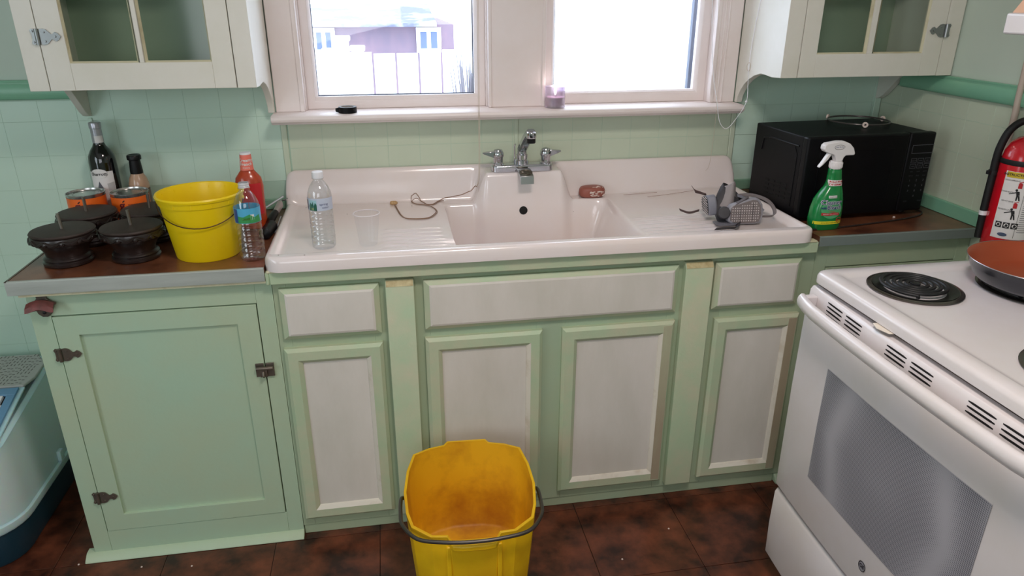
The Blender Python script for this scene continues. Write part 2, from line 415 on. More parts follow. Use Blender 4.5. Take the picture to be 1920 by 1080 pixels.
# cover strips of the tileboard
def trim(name, x0, x1, y0, y1, z0, z1, m, bevel=.002):
    o = MB().box(x0, x1, y0, y1, z0, z1).build(name, m, bevel=bevel); o['kind'] = 'structure'; return o
trim('trim_3', .052, .064, -.0045, -.0001, .88, 1.172, TILE)
trim('trim_4', .600, .618, -.0045, -.0001, .90, 1.149, TILE_W)
trim('trim_5', 1.339, 1.352, -.0045, -.0001, 1.0, 1.149, TILE_W)
trim('trim_6', 2.098, 2.116, -.0045, -.0001, .90, 1.149, TILE_W)
trim('trim_7', 2.632, 2.656, -.0045, -.0001, .905, 1.178, TILE)
trim('trim_8', .02, .600, -.012, -.0002, .8705, .903, GREEN_DEEP)
trim('trim_9', 2.118, 2.645, -.012, -.0002, .8705, .905, GREEN_DEEP)
trim('trim_10', XR-.013, XR-.0002, -.570, -.012, .8705, .912, RAIL)

# ------------------------------------------------------------------ windows
def casing(name, x0, x1, z0=1.178, z1=2.12):
    o = MB().box(x0, x1, -.024, .003, z0, z1).build(name, TRIM, bevel=.003); o['kind'] = 'structure'; return o
casing('trim_11', .5955, .681)
casing('trim_12', 1.258, 1.428)
casing('trim_13', 2.012, 2.088)
casing('trim_14', .596, 2.088, 2.055, 2.15)
for n, xs in (('trim_15', (.668, .683)), ('trim_16', (1.252, 1.263)), ('trim_17', (1.423, 1.436)), ('trim_18', (1.999, 2.013))):
    casing(n, xs[0], xs[1]).location = (0, -.004, 0)
for n, x_ in (('trim_19', 2.026), ('trim_20', 2.040)):
    o = MB().tube([(x_, -.024, 1.18), (x_, -.024, 2.05)], .004, 8).build(n, TRIM); o['kind'] = 'structure'
# stool (inner sill)
sill = MB()
pr_ = [(.06, 1.150), (.06, 1.178), (-.092, 1.178), (-.100, 1.174), (-.103, 1.166), (-.099, 1.158), (-.090, 1.154), (-.088, 1.150)]
sill.prism(pr_, 'x', .588, 2.092)
o = sill.build('trim_21', TRIM, bevel=.002); o['kind'] = 'structure'
def window(n, x0, x1, gx0, gx1, gz0):
    w_ = structure('window_%d' % n)
    # jamb lining and outer sill
    j = MB().box(x0-.001, x0+.004, .0, .26, 1.178, 2.05).box(x1-.004, x1+.001, .0, .26, 1.178, 2.05).box(x0, x1, .0, .26, 2.04, 2.05).box(x0, x1, .062, .28, 1.145, 1.172)
    j.build('jamb', TRIM, w_, bevel=.001)
    # lower sash with moulded inner edge
    s = frame_sweep(x0+.004, x1-.004, 1.1785, 1.66, [(0, .055), (0, .022), (gx0-x0-.014, .022), (gx0-x0-.008, .028), (gx0-x0-.004, .036), (gx0-x0-.004, .055)], closed=True)
    sash = s.build('lower_sash', TRIM, w_, bevel=.0012, smooth=25)
    br = MB().box(x0+.03, x1-.03, .024, .054, 1.180, gz0-.001); br.build('bottom_rail', TRIM, sash, bevel=.001)
    MB().box(gx0-.006, gx1+.006, .041, .0435, gz0-.003, 1.63).build('pane', GLASS, sash, smooth=0)
    MB().box(gx0-.003, gx1+.002, .0385, .0408, gz0-.0005, gz0+.003).box(gx0-.003, gx0+.002, .0385, .0408, gz0, 1.63).box(gx1-.002, gx1+.002, .0385, .0408, gz0, 1.63).build('putty_line', mat('putty_%d' % n, rgb(96, 104, 122), .7), sash, smooth=0)
    s2 = frame_sweep(x0+.004, x1-.004, 1.63, 2.04, [(0, .09), (0, .058), (gx0-x0-.006, .058), (gx0-x0-.004, .09)], closed=True)
    us = s2.build('upper_sash', TRIM, w_, bevel=.001, smooth=25)
    MB().box(gx0-.006, gx1+.006, .073, .0755, 1.66, 2.01).build('pane', GLASS, us, smooth=0)
    # storm frame outside
    st = frame_sweep(x0+.006, x1-.004, 1.174, 2.03, [(0, .135), (0, .115), (.024, .115), (.024, .135)], closed=True)
    st.build('storm_frame', mat('storm_frame_%d' % n, rgb(96, 104, 124), .6), w_, smooth=0)
    return w_
window(1, W1[0], W1[1], .721, 1.211, 1.217)
window(2, W2[0], W2[1], 1.476, 1.972, 1.213)

# ------------------------------------------------------------------ outside
g = MB().box(-30, 40, .35, 60, -1.35, -1.2).build('ground', SNOW, smooth=0); g['kind'] = 'structure'
house = thing('house', 'neighbouring house with pinkish wall and snowy grey roof seen through the left window', 'house', (0, 17, -1.2))
MB().box(-6, 2.75, 0, 6, 0, 2.02).build('wall', BRICKW, house, smooth=0)
MB().prism([(-.35, 1.98), (-.35, 2.06), (3.0, 2.46), (6.3, 2.1), (6.3, 1.98)], 'x', -6.3, 2.3).build('roof', ROOFG, house, smooth=0)
def far_win(x0, x1, z0, z1):
    f = MB().box(x0, x1, -.06, .0, z0, z1).build('window_frame', HOUSEW, house, smooth=0)
    c = (x0+x1)/2
    MB().box(x0+.1, c-.05, -.075, -.06, z0+.1, z1-.1).build('pane', FARGLASS, f, smooth=0)
    MB().box(c+.05, x1-.1, -.075, -.06, z0+.1, z1-.1).build('pane', FARGLASS, f, smooth=0)
far_win(-.75, -.2, 1.35, 1.95); far_win(1.80, 2.42, 1.35, 1.95)
fence = thing('fence', 'snow-covered board fence outside the left window', 'fence', (0, 9, -1.2))
for i in range(18):
    x_ = -2.6+i*.34
    MB().box(x_, x_+.31, 0, .03, 0, 1.93+random.uniform(-.03, .03)).build('board', SNOW, fence, bevel=.004)
for k, (x_, y_, h_) in enumerate(((.40, 5.5, 2.16), (.54, 5.45, 2.28), (.68, 5.55, 2.18))):
    p_ = MB().box(-.06, .06, -.06, .06, 0, h_).box(-.075, .075, -.075, .075, h_, h_+.05).build('post', SNOW, bevel=.01)
    p_.location = (x_, y_, -1.2)
    tag(p_, ['leftmost snowy wooden post outside the left window', 'tallest snowy post, middle one of three outside the left window', 'snowy post outside the left window, right one of three'][k], 'post', 'snowy posts in the yard')
t_ = thing('bush', 'bare frosted bush at the lower right of the left window view', 'bush', (1.83, 5.5, -1.2))
tw = MB()
for k in range(90):
    a = random.uniform(0, 2*pi); r_ = random.uniform(.03, .22); h_ = random.uniform(1.6, 2.15)
    tw.tube([(0, 0, 0), (r_*.5*cos(a), r_*.5*sin(a), h_*.6), (r_*cos(a), r_*sin(a), h_)], [.012, .009, .004], 4)
tw.build('branches', BARK, t_)

# ------------------------------------------------------------------ upper cabinets
SIDE = [(-.306, 1.284), (-.25, 1.279), (-.19, 1.281), (-.14, 1.272), (-.10, 1.262), (-.074, 1.246), (-.05, 1.228), (-.033, 1.209), (-.018, 1.190), (-.006, 1.180), (-.0245, 1.180)]
def side_panel(mb, x0, x1, to_wall=0):
    lo = [(-.300, 1.284), (-.25, 1.281), (-.215, 1.284), (-.18, 1.285), (-.14, 1.275), (-.105, 1.259), (-.08, 1.242), (-.06, 1.222), (-.045, 1.200), (-.0405, 1.1795)] if not to_wall else \
         [(-.300, 1.284), (-.15, 1.284), (-.12, 1.270), (-.09, 1.244), (-.06, 1.214), (-.04, 1.194), (-.018, 1.180)]
    back = -.0245 if not to_wall else -.0003
    mb.prism(lo+[(back, 1.1795 if not to_wall else 1.176), (back, 2.1), (-.300, 2.1)], 'x', x0, x1)
def upper(name, label, x0, x1, door, stiles, panes, mun, hinges, flip):
    t = thing(name, label, 'cabinet')
    for a, c, wl_ in (((.046, .065, 1), (.575, .5935, 0)) if flip == 0 else ((2.0895, 2.11, 0), (2.634, 2.6555, 1))):
        b = MB(); side_panel(b, a, c, wl_); b.build('side_panel', CREAM, t, bevel=.0012)
    MB().box(x0+.012, x1-.012, -.286, -.012, 1.285, 1.300).build('bottom_board', SAGE_IN, t, smooth=0)
    MB().box(x0+.012, x1-.012, -.012, -.0006, 1.285, 2.1).build('back_board', SAGE_IN, t, smooth=0)
    MB().box(x0+.02, x1-.02, -.27, -.013, 1.60, 1.617).build('shelf', SAGE_IN, t, smooth=0)
    MB().box(x0+.012, x1-.012, -.286, -.012, 2.085, 2.1).build('top_board', CREAM, t, smooth=0)
    ff = MB()
    for a, c in stiles: ff.box(a, c, -.306, -.286, 1.284, 2.1)
    ff.box(door[0]-.0, door[1], -.306, -.286, 2.07, 2.1)
    ff.build('face_frame', CREAM, t, bevel=.001)
    d = MB(); z0 = 1.2845; z1 = 2.066; y0, y1 = -.307, -.287
    dx0, dx1 = door[0]+.0016, door[1]-.0016
    gx0, gx1 = panes[0][0], panes[-1][1]; gz0 = 1.351; gz1 = 2.0
    d.box(dx0, gx0, y0, y1, z0, z1).box(gx1, dx1, y0, y1, z0, z1).box(gx0, gx1, y0, y1, z0, gz0).box(gx0, gx1, y0, y1, gz1, z1)
    dr = d.build('door', CREAM, t, bevel=.001)
    e = MB()
    e.prism([(panes[0][1], -.300), (panes[0][1]+.004, -.306), (panes[1][0]-.004, -.306), (panes[1][0], -.300), (panes[1][0], -.289), (panes[0][1], -.289)], 'z', gz0, gz1)
    e.box(gx0, gx1, -.305, -.289, 1.665, 1.682)
    e.build('muntin', CREAM, dr, bevel=.001)
    bead = MB()
    for (a, c) in panes:
        rs = [[(a+i, y_, gz0+i), (c-i, y_, gz0+i), (c-i, y_, gz1-i), (a+i, y_, gz1-i)] for i, y_ in ((-.001, -.3065), (.004, -.299), (.004, -.296))]
        bead.rings(rs, True, False, False)
    bead.build('glazing_bead', CREAMDIRTY, dr, smooth=25)
    for (a, c) in panes:
        for q0, q1 in ((gz0, 1.668), (1.68, gz1)):
            MB().box(a+.001, c-.001, -.2965, -.2945, q0+.001, q1-.001).build('pane', CABGLASS, dr, smooth=0)
    hs = hinges[1]
    hingemesh = hinge_mb()
    for z_ in hinges[2]:
        h = hingemesh.build('hinge', HINGE, t); h.location = (hinges[0], -.3075, z_); h.scale = (hs, 1, 1)
    return t
def hinge_mb(k=1.0):
    """ornamental surface hinge: leaf with finial pointing +x, barrel, small plate on the other side"""
    mb = MB()
    up_ = [(.006, .018), (.014, .019), (.021, .017), (.027, .011), (.031, .006), (.036, .007), (.041, .011), (.047, .008), (.053, 0)]
    poly = up_+[(x, -z) for x, z in up_[::-1][1:]]
    mb.prism([(x*k, z*k) for x, z in poly], 'y', -.003, 0)
    up2 = [(-.004, .017), (-.011, .019), (-.015, .015), (-.012, .007)]
    mb.prism([(x*k, z*k) for x, z in up2+[(x, -z) for x, z in up2[::-1]]], 'y', -.003, 0)
    mb.tube([(0, -.004, -.019*k), (0, -.004, .019*k)], .005*k, 10)
    for x, z in ((.017, .011), (.017, -.011), (.041, 0), (-.009, .013), (-.009, -.013)):
        mb.lathe([(.0001, .0018), (.0018, .0014), (.0026, 0)], 8)
        mb.xf(Matrix.Translation((x*k, -.003, z*k)) @ Matrix.Rotation(radians(90), 4, 'X'), len(mb.v)-24)
    return mb
upper('upper_cabinet', 'cream glass-door upper cabinet hung left of the window', .045, .5945, (.092, .546), ((.045, .0915), (.5465, .5945)), ((.152, .313), (.331, .491)), .32, (.0925, 1, (1.415, 1.93)), 0)
upper('upper_cabinet', 'cream glass-door upper cabinet in the corner right of the window', 2.0885, 2.6565, (2.141, 2.604), ((2.0885, 2.1405), (2.6045, 2.6565)), ((2.194, 2.353), (2.378, 2.542)), .32, (2.604, -1, (1.415, 1.93)), 1)

# ------------------------------------------------------------------ base cabinets
def panel_door(x0, x1, z0, z1, t, w_=.045, m=MINT_WORN, pm=PANEL, y=-.538, name='door', dark_side=None):
    d = frame_sweep(x0, x1, z0, z1, [(0, y+.001), (0, y-.012), (.009, y-.020), (w_-.011, y-.020), (w_-.004, y-.015), (w_, y-.011), (w_+.001, y-.003)])
    d = d.build(name, m, t, smooth=20)
    MB().box(x0+w_-.002, x1-w_+.002, y-.0085, y-.001, z0+w_-.002, z1-w_+.002).build('panel', pm, d, smooth=0)
    # dirty inner bead at the lower and right edges
    a0, a1, c0 = x0+w_-.011, x1-w_+.011, z0+w_-.011
    b = MB().rings([[(a0+.0, y-.0203, c0), (a0+.006, y-.0163, c0+.006), (a0+.011, y-.0118, c0+.011), (a0+.0125, y-.0088, c0+.0125)], [(a1, y-.0203, c0), (a1-.006, y-.0163, c0+.006), (a1-.011, y-.0118, c0+.011), (a1-.0125, y-.0088, c0+.0125)],
        [(a1, y-.0203, z1-w_+.011), (a1-.006, y-.0163, z1-w_+.005), (a1-.011, y-.0118, z1-w_), (a1-.0125, y-.0088, z1-w_-.0015)]], False, False, False)
    b.build('moulding', BEAD, d, smooth=20)
    if dark_side:
        MB().box(x1-.036, x1-.010, y-.0206, y-.012, z0+.012, z1-.012).build('worn_edge', WOOD_EDGE, d, bevel=.0006)
    return d
def drawer_front(x0, x1, z0, z1, t, y=-.538, e=.020):
    d = frame_sweep(x0, x1, z0, z1, [(0, y+.001), (0, y-.010), (.006, y-.014), (e, y-.0205)], cap=True)
    d = d.build('drawer_front', MINT_WORN, t, smooth=15)
    frame_sweep(x0+e*.72, x1-e*.72, z0+e*.62, z1-e*.62, [(0, y-.0190), (e*.3, y-.0212)], cap=True).build('panel', PANEL, d, smooth=15)
    return d
# --- left cabinet
lc = thing('base_cabinet', 'mint green base cabinet with one latched door, left of the sink cabinet', 'cabinet')
b = MB().box(.020, .0665, -.538, -.518, .015, .834).box(.5620, .6055, -.538, -.518, .015, .834).box(.0665, .5620, -.538, -.518, .764, .834).box(.0665, .5620, -.538, -.518, .015, .0885)
b.build('face_frame', MINT_LEFT, lc, bevel=.001)
b = MB().box(.020, .036, -.518, -.012, .0, .834).box(.590, .6055, -.518, -.012, .0, .834).box(.036, .59, -.518, -.012, .02, .034).box(.036, .59, -.022, -.012, .02, .834)
b.build('carcass', MINT_LEFT, lc, smooth=0)
d = frame_sweep(.069, .5595, .091, .761, [(0, -.519), (0, -.5405), (.0525, -.5405), (.0530, -.5322)], closed=False)
d = d.build('door', MINT_LEFT, lc, smooth=20, bevel=.0008)
MB().box(.120, .509, -.5322, -.519, .142, .710).build('panel', MINT_LEFT, d, smooth=0)
hm = hinge_mb(.95)
for z_ in (.657, .209):
    h = hm.build('hinge', DARKMETAL, lc); h.location = (.068, -.5415, z_)
lt = MB().box(-.024, -.002, -.004, 0, -.020, .020).box(.003, .024, -.004, 0, -.020, .020).tube([(-.022, -.010, .008), (.022, -.010, .008)], .0055, 10)
lt.prism([(-.012, -.018), (.006, -.018), (.006, .004), (-.012, .004)], 'y', -.012, -.004).tube([(-.003, -.014, -.016), (-.003, -.020, -.010), (-.003, -.014, .0)], .0035, 8)
lt = lt.build('latch', DARKMETAL, lc, bevel=.001); lt.location = (.5605, -.5408, .570)
MB().prism([(-.518, .0005), (-.562, .0005), (-.560, .006), (-.545, .017), (-.538, .020), (-.518, .020)], 'x', -.002, .606).build('base_shoe', MINT, lc, bevel=.001)
# --- sink cabinet
sc = thing('sink_cabinet', 'worn mint and off-white base cabinet with four doors under the sink', 'cabinet')
X0, X1 = .6065, 2.145
b = MB()
for a, c in ((X0, .640), (.860, 1.010), (1.310, 1.395), (1.70, 1.862), (2.09, X1)): b.box(a, c, -.538, -.518, .034, .822)
for (a, c) in ((.64, .86), (1.01, 1.31), (1.395, 1.70), (1.862, 2.09)):
    b.box(a, c, -.5378, -.518, .034, .080).box(a, c, -.5378, -.518, .622, .67).box(a, c, -.5378, -.518, .79, .822)
b.build('face_frame', MINT_DARK, sc, bevel=.0008)
MB().box(X0, X0+.016, -.518, -.012, .0, .66).box(X1-.016, X1, -.518, -.012, .0, .66).box(X0+.016, X1-.016, -.518, -.012, .034, .05).box(X0+.016, X1-.016, -.022, -.012, .034, .66).build('carcass', MINT_DARK, sc, smooth=0)
MB().box(X0, 2.132, -.566, -.518, .822, .8565).box(X0-.010, X0, -.566, -.5392, .822, .8565).build('top_rail', MINT_WORN, sc, bevel=.003)
MB().box(X0-.006, 2.126, -.5675, -.545, .8545, .8605).build('caulk_line', CREAMDIRTY, sc, bevel=.002)
MB().box(.6075, 2.128, -.534, -.514, .0005, .033).build('toe_board', MINT_DARK, sc, bevel=.001)
for x0, x1 in ((.622, .879), (.997, 1.720), (1.831, 2.099)): drawer_front(x0, x1, .658, .804, sc)
panel_door(.617, .879, .065, .630, sc)
panel_door(.995, 1.326, .065, .632, sc)
panel_door(1.384, 1.722, .067, .632, sc, dark_side=True)
panel_door(1.846, 2.117, .062, .627, sc, dark_side=True)
for x0, x1, z0 in ((.896, .971, .052), (1.736, 1.820, .052)):
    o = MB().prism([(-.538, z0), (-.560, z0), (-.562, .795), (-.552, .812), (-.538, .812)], 'x', x0, x1).build('filler_board', MINT_WORN, sc, bevel=.0015)
    MB().add([(x0+.002, -.5535, .8116), (x1-.002, -.5535, .8116), (x1-.002, -.5628, .7962), (x0+.002, -.5628, .7962)], [(0, 1, 2, 3)]).build('end_grain', mat('end_grain', rgb(206, 194, 150), .6, c2=rgb(178, 160, 116), scale=60, stretch=(1, .1, 1)), o, smooth=0)
# --- right cabinet
rc = thing('base_cabinet', 'mint green base cabinet in the corner right of the sink, half behind the stove', 'cabinet')
b = MB().box(2.1465, 2.185, -.536, -.516, .034, .840).box(2.615, 2.6565, -.536, -.516, .034, .840).box(2.185, 2.615, -.536, -.516, .765, .840).box(2.185, 2.615, -.536, -.516, .034, .09)
b.build('face_frame', MINT_DARK, rc, bevel=.001)
MB().box(2.1465, 2.16, -.516, -.014, .0, .84).box(2.64, 2.6565, -.516, -.014, 0, .84).box(2.16, 2.64, -.516, -.014, .034, .05).box(2.16, 2.64, -.024, -.014, .034, .84).build('carcass', MINT_DARK, rc, smooth=0)
dd = MB().box(2.187, 2.613, -.538, -.518, .092, .762).build('door', MINT_DARK, rc, bevel=.001)
h = hm.build('hinge', DARKMETAL, rc); h.location = (2.186, -.539, .60)
MB().prism([(-.516, .0005), (-.556, .0005), (-.552, .016), (-.540, .030), (-.516, .034)], 'x', 2.130, 2.6565).build('base_shoe', MINT_DARK, rc, bevel=.004)
# --- countertops
ct = thing('countertop', 'brown laminate countertop with metal edge left of the sink', 'countertop')
MB().box(.002, .596, -.563, -.0135, .8355, .8702).build('slab', LAM, ct, smooth=0)
MB().prism([(-.563, .8352), (-.5685, .8352), (-.5685, .8690), (-.566, .8712), (-.560, .8712), (-.560, .8703), (-.563, .8703)], 'x', -.003, .5965).build('metal_edge', ALU, ct, bevel=.0006)
MB().box(-.003, .002, -.5680, -.0135, .8352, .8712).build('metal_edge', DARKMETAL, ct, smooth=0)
MB().box(.018, .5965, -.5635, -.540, .828, .8350).build('wood_strip', CREAMDIRTY, ct, smooth=0)
ct = thing('countertop', 'brown laminate countertop with dull metal edge right of the sink', 'countertop')
MB().box(2.1335, 2.6440, -.563, -.0135, .8425, .8702).build('slab', LAM, ct, smooth=0)
MB().prism([(-.563, .8422), (-.5685, .8422), (-.5685, .8690), (-.566, .8712), (-.560, .8712), (-.560, .8703), (-.563, .8703)], 'x', 2.1335, 2.6565).build('metal_edge', mat('dull_edging', rgb(132, 144, 140), .4, .3), ct, bevel=.0006)

# ------------------------------------------------------------------ sink
SX0, SX1, SY = .5975, 2.1155, -.582
LZ = .9845
def sink_z(x, y):
    u = -y
    z = .879 + .011*sm((.45-u)/.35)
    # fall towards the basin
    dxb = max(1.10-x, x-1.61, 0)
    z -= .005*sm(1-dxb/.35)*sm((.5-u)/.1)
    # drainboard ribs
    for (a, c) in ((.885, 1.075), (1.635, 1.90)):
        fx = sm((x-a)/.03)*sm((c-x)/.03); fy = sm((u-.315)/.01)*sm((.512-u)/.01)
        z += .0022*fx*fy*(.5+.5*cos((u-.33)/.0325*2*pi))
    # basin
    bx = min(x-1.085, 1.635-x); by = min(u-.098, .535-u)
    bl_, br_ = x-1.092, 1.640-x
    e = (sm(bl_/.022) if bl_ > 0 else 0)*(sm(br_/.085) if br_ > 0 else 0)*(sm(by/.04) if by > 0 else 0)
    z = z*(1-e) + .700*e
    # front and side raised rim
    rim = .899
    k = max(sm((u-.528)/.022), sm((SX0+.040-x)/.028), sm((x-(SX1-.040))/.028))
    z = z*(1-k)+rim*k if z < rim else z
    # backsplash
    kb = sm(1-(u-.012)/.042)
    zb = .9935
    s = z+(zb-z)*(kb**.85 if kb > 0 else 0)
    z = max(z, s)
    # faucet ledge
    lx = sm((x-1.185)/.050)*sm((1.522-x)/.050); ly = sm(1-(u-.098)/.060)
    kk = lx*ly; zl = LZ
    if kk > 0: z = max(z, z+(zl-z)*kk)
    return z
def sink_mesh():
    NX, NY = 420, 190; R = .014
    xs = [SX0+(SX1-SX0)*i/NX for i in range(NX+1)]; ys = [-.003+(SY+.003)*j/NY for j in range(NY+1)]
    cr = .045; vs = []
    def corner(x, y, cr_):
        for cx, sx in ((SX0+cr_, -1), (SX1-cr_, 1)):
            cy = SY+cr_
            a = (x-cx)*sx/cr_; b_ = (cy-y)/cr_
            if a > 0 and b_ > 0:
                a = min(a, 1); b_ = min(b_, 1)
                return cx+sx*cr_*a*sqrt(1-b_*b_/2), cy-cr_*b_*sqrt(1-a*a/2)
        return x, y
    for y in ys:
        for x in xs:
            z = sink_z(x, y)
            # rounded outer edge
            d_ = min(x-SX0, SX1-x, y-SY)
            if d_ < R: z -= R-sqrt(max(0, R*R-(R-d_)**2))
            # rounded upper corners of the backsplash
            if z > .93:
                dx_ = min(x-SX0, SX1-x)
                if dx_ < .035: z -= (.035-sqrt(max(0, .035**2-(.035-dx_)**2)))*min(1, (z-.93)/.06)
            X, Y = corner(x, y, cr)
            vs.append((X, Y, z))
    W = NX+1; fs = [(j*W+i, (j+1)*W+i, (j+1)*W+i+1, j*W+i+1) for j in range(NY) for i in range(NX)]
    # skirt
    border = [j*W for j in range(NY+1)]+[NY*W+i for i in range(1, NX+1)]+[j*W+NX for j in range(NY-1, -1, -1)]
    base = len(vs)
    for b_ in border:
        v = vs[b_]; vs.append((v[0], v[1], .8605))
    for k in range(len(border)-1): fs.append((border[k], border[k+1], base+k+1, base+k))
    mb = MB(); mb.v = vs; mb.f = fs
    return mb
sk = thing('sink', 'wide white porcelain sink with drainboards on both sides and a backsplash', 'sink')
sink_mesh().build('basin', ENAMEL, sk, smooth=60)
ov = MB().lathe([(.0125, .0), (.0125, .004), (.010, .005), (.0095, -.002)], 24, cap0=False, cap1=False).lathe([(.0098, .001), (.0001, .0012)], 24)
BLACKHOLE = mat('dark_hole', rgb(10, 8, 8), .8)
o = MB().lathe([(.0135, 0), (.0135, .0022), (.012, .003)], 28).build('overflow_hole', BLACKHOLE, sk)
yy_ = -.10
while sink_z(1.348, yy_) > .862: yy_ -= .0005
o.location = (1.348, yy_+.0005, .8625); sl_ = (sink_z(1.348, yy_)-sink_z(1.348, yy_-.004))/.004
o.rotation_euler = (math.atan(sl_), 0, 0)
OVF = o
for i, (x, y, r) in enumerate(((.66, -.08, .0022), (.99, -.10, .0022), (.70, -.565, .0024), (.635, -.555, .002), (1.52, -.11, .0018), (.79, -.17, .0018))):
    MB().lathe([(r, 0), (r*.7, .0006), (.0001, .0008)], 10).build('chip', DARKMETAL, sk).location = (x, y, sink_z(x, y)+.0001)

# ------------------------------------------------------------------ faucet
fc = thing('faucet', 'chrome two-handle faucet with soap dish on the sink ledge', 'faucet', (1.350, -.085, LZ))
b = MB().rings([rrect(0, 0, .100, .021, .018, 0), rrect(0, 0, .100, .021, .018, .018), rrect(0, 0, .096, .017, .015, .023)])
b.build('base_plate', CHROME, fc, bevel=.0015)
for s in (-1, 1):
    hb = MB().lathe([(.019, .018), (.019, .026), (.015, .030), (.016, .045), (.0185, .05), (.018, .060), (.013, .070), (.0001, .073)], 24, (s*.078, 0, 0), cap1=False)
    hh = hb.build('handle', CHROME, fc)
    lv = MB().rings([[(s*.090, y, z) for y, z in ((-.010, .066), (.010, .066), (.010, .048), (-.010, .044))], [(s*.112, y, z) for y, z in ((-.009, .064), (.009, .064), (.009, .054), (-.009, .052))], [(s*.128, y, z) for y, z in ((-.005, .062), (.005, .062), (.005, .058), (-.005, .058))]])
    lv.build('lever', CHROME, hh, bevel=.0015)
sb = MB().lathe([(.021, .020), (.021, .034), (.017, .038), (.0185, .052), (.015, .056), (.015, .074), (.010, .078)], 24)
sb.build('spout_base', CHROME, fc)
pts = [(.0, .0, .068), (.002, -.020, .084), (.005, -.055, .112), (.008, -.085, .132), (.009, -.098, .137)]
rs = []
for i, p in enumerate(smooth_pts(pts, 5)):
    w_ = .0140; h_ = .0125
    t_ = Vector((0, -.8, .6)) if i < 18 else Vector((0, -.95, .3)); u_ = Vector((1, 0, 0)); v_ = u_.cross(t_)
    rs.append([p+u_*w_*a+v_*h_*b_ for a, b_ in ((-1, -.6), (-.6, -1), (.6, -1), (1, -.6), (1, .6), (.6, 1), (-.6, 1), (-1, .6))])
MB().rings(rs).build('spout', CHROME, fc, bevel=.001)
MB().lathe([(.0125, .108), (.0135, .110), (.0135, .124)], 20, (.009, -.104, 0)).build('aerator', BLACK, fc)
MB().lathe([(.0145, .122), (.0155, .126), (.0155, .139), (.012, .143)], 20, (.009, -.104, 0)).build('spout_head', CHROME, fc, bevel=.001)
MB().tube([(-.022, .014, .02), (-.022, .014, .080), (-.019, .012, .083)], .0028, 8).build('diverter_rod', CHROME, fc)
sd = MB().prism([(-.022, .010), (-.052, .006), (-.080, -.001), (-.083, -.026), (-.078, -.026), (-.076, -.006), (-.05, .0008), (-.022, .004)], 'x', -.019, .024)
sd.build('soap_dish', STEEL, fc, bevel=.001)
MB().lathe([(.021, .0), (.021, .003), (.018, .0045), (.015, .002), (.0001, .002)], 24, cap1=False, sy=.85).build('dish_cap', mat('tarnished_chrome', rgb(120, 112, 100), .35, .9), fc, loc=(.003, -.055, .0045)).rotation_euler = (radians(12), 0, 0)

# ------------------------------------------------------------------ things on the left counter
CZ = .8705
def foot_piece(loc, rz, label):
    t = thing('furniture_foot', label, 'furniture foot', loc, rz, 'carved dark furniture feet on the left counter')
    prof = [(.053, 0), (.058, .003), (.059, .009), (.054, .013), (.057, .018), (.054, .022), (.049, .025), (.051, .036), (.058, .048), (.066, .056), (.074, .062), (.0765, .070), (.074, .079), (.069, .083)]
    MB().lathe(prof, 48).build('turned_body', WOODD, t)
    MB().lathe([(.0745, .082), (.0755, .085), (.073, .0885), (.060, .0895), (.0001, .0895)], 48, cap1=False).build('top_disc', WOODTOP, t)
    cv = MB()
    for k in range(12):
        a = 2*pi*k/12; st = len(cv.v)
        cv.lathe([(.0001, .0085), (.0045, .0075), (.0075, .004), (.008, 0)], 10, cap0=False)
        cv.xf(Matrix.Rotation(a, 4, 'Z') @ Matrix.Translation((0, -.071, .069)) @ Matrix.Rotation(radians(90), 4, 'X'), st)
        arc = []
        for q in range(7):
            b_ = a+(q/6-.5)*2*pi/12*.96+pi/12; zz = .0655+.010*abs(q/3-1)**1.3
            arc.append((.0755*sin(b_), -.0755*cos(b_), zz))
        cv.tube(arc, [.002, .0035, .0045, .0048, .0045, .0035, .002], 6)
    cv.build('carved_band', WOODD, t)
    MB().tube([(0, 0, .088), (-.002, 0, .130)], .0042, 8).build('bolt', mat('zinc_bolt', rgb(150, 142, 132), .35, .9), t)
    return t
foot_piece((.096, -.435, CZ), .3, 'dark carved wooden furniture foot, bolt up, front left at the counter edge')
foot_piece((.258, -.428, CZ), .9, 'dark carved wooden furniture foot, bolt up, front right beside the yellow bucket')
foot_piece((.098, -.272, CZ), 1.7, 'dark carved wooden furniture foot, bolt up, back left before the first orange can')
foot_piece((.259, -.264, CZ), 2.2, 'dark carved wooden furniture foot, bolt up, back right against the yellow bucket')

wn = thing('wine_bottle', 'dark wine bottle with silver neck foil and white label, behind the cans', 'bottle', (.087, -.056, CZ))
MB().lathe([(.034, 0), (.0375, .004), (.0375, .182), (.035, .200), (.027, .216), (.018, .228), (.0150, .236), (.0145, .29), (.0001, .29)], 40, cap1=False).build('glass', WINEG, wn)
MB().lathe([(.0155, .238), (.0150, .2785), (.0165, .280), (.0165, .2945), (.0155, .2965), (.0001, .2965)], 32, cap1=False).build('neck_foil', SILVCAP, wn)
f = cyl(.0376, .02, .112)
lb = patch(f, -.034, .034, -.055, .046, 16).build('paper_label', PAPER, wn)
patch(cyl(.0155, .55, .249), -.012, .012, -.010, .010, 6).build('tax_strip', PAPER, wn)
f2 = cyl(.0376, -.10, .152, lift=.0012)
poly_on(f2, ell(0, 0, .024, .0145)).build('oval_badge', PAPER, wn); ring_on(f2, 0, 0, .024, .0145, .0010).build('badge_border', INK, wn)
text_on('lettering', 'Sharrott', .0125, cyl(.0376, -.10, .151, lift=.0016), INK, wn, bold=.0003)
poly_on(cyl(.0376, -.12, .112, lift=.0011), [(-.012, -.01), (-.002, .018), (.010, -.01)]).build('triangle_print', mat('slate_print', rgb(92, 92, 100), .5), wn)
poly_on(cyl(.0376, .30, .108, lift=.0012), [(.004, -.01), (.022, -.01), (.022, .018), (.002, .014)]).build('corner_print', mat('grey_print', rgb(190, 188, 186), .5), wn)

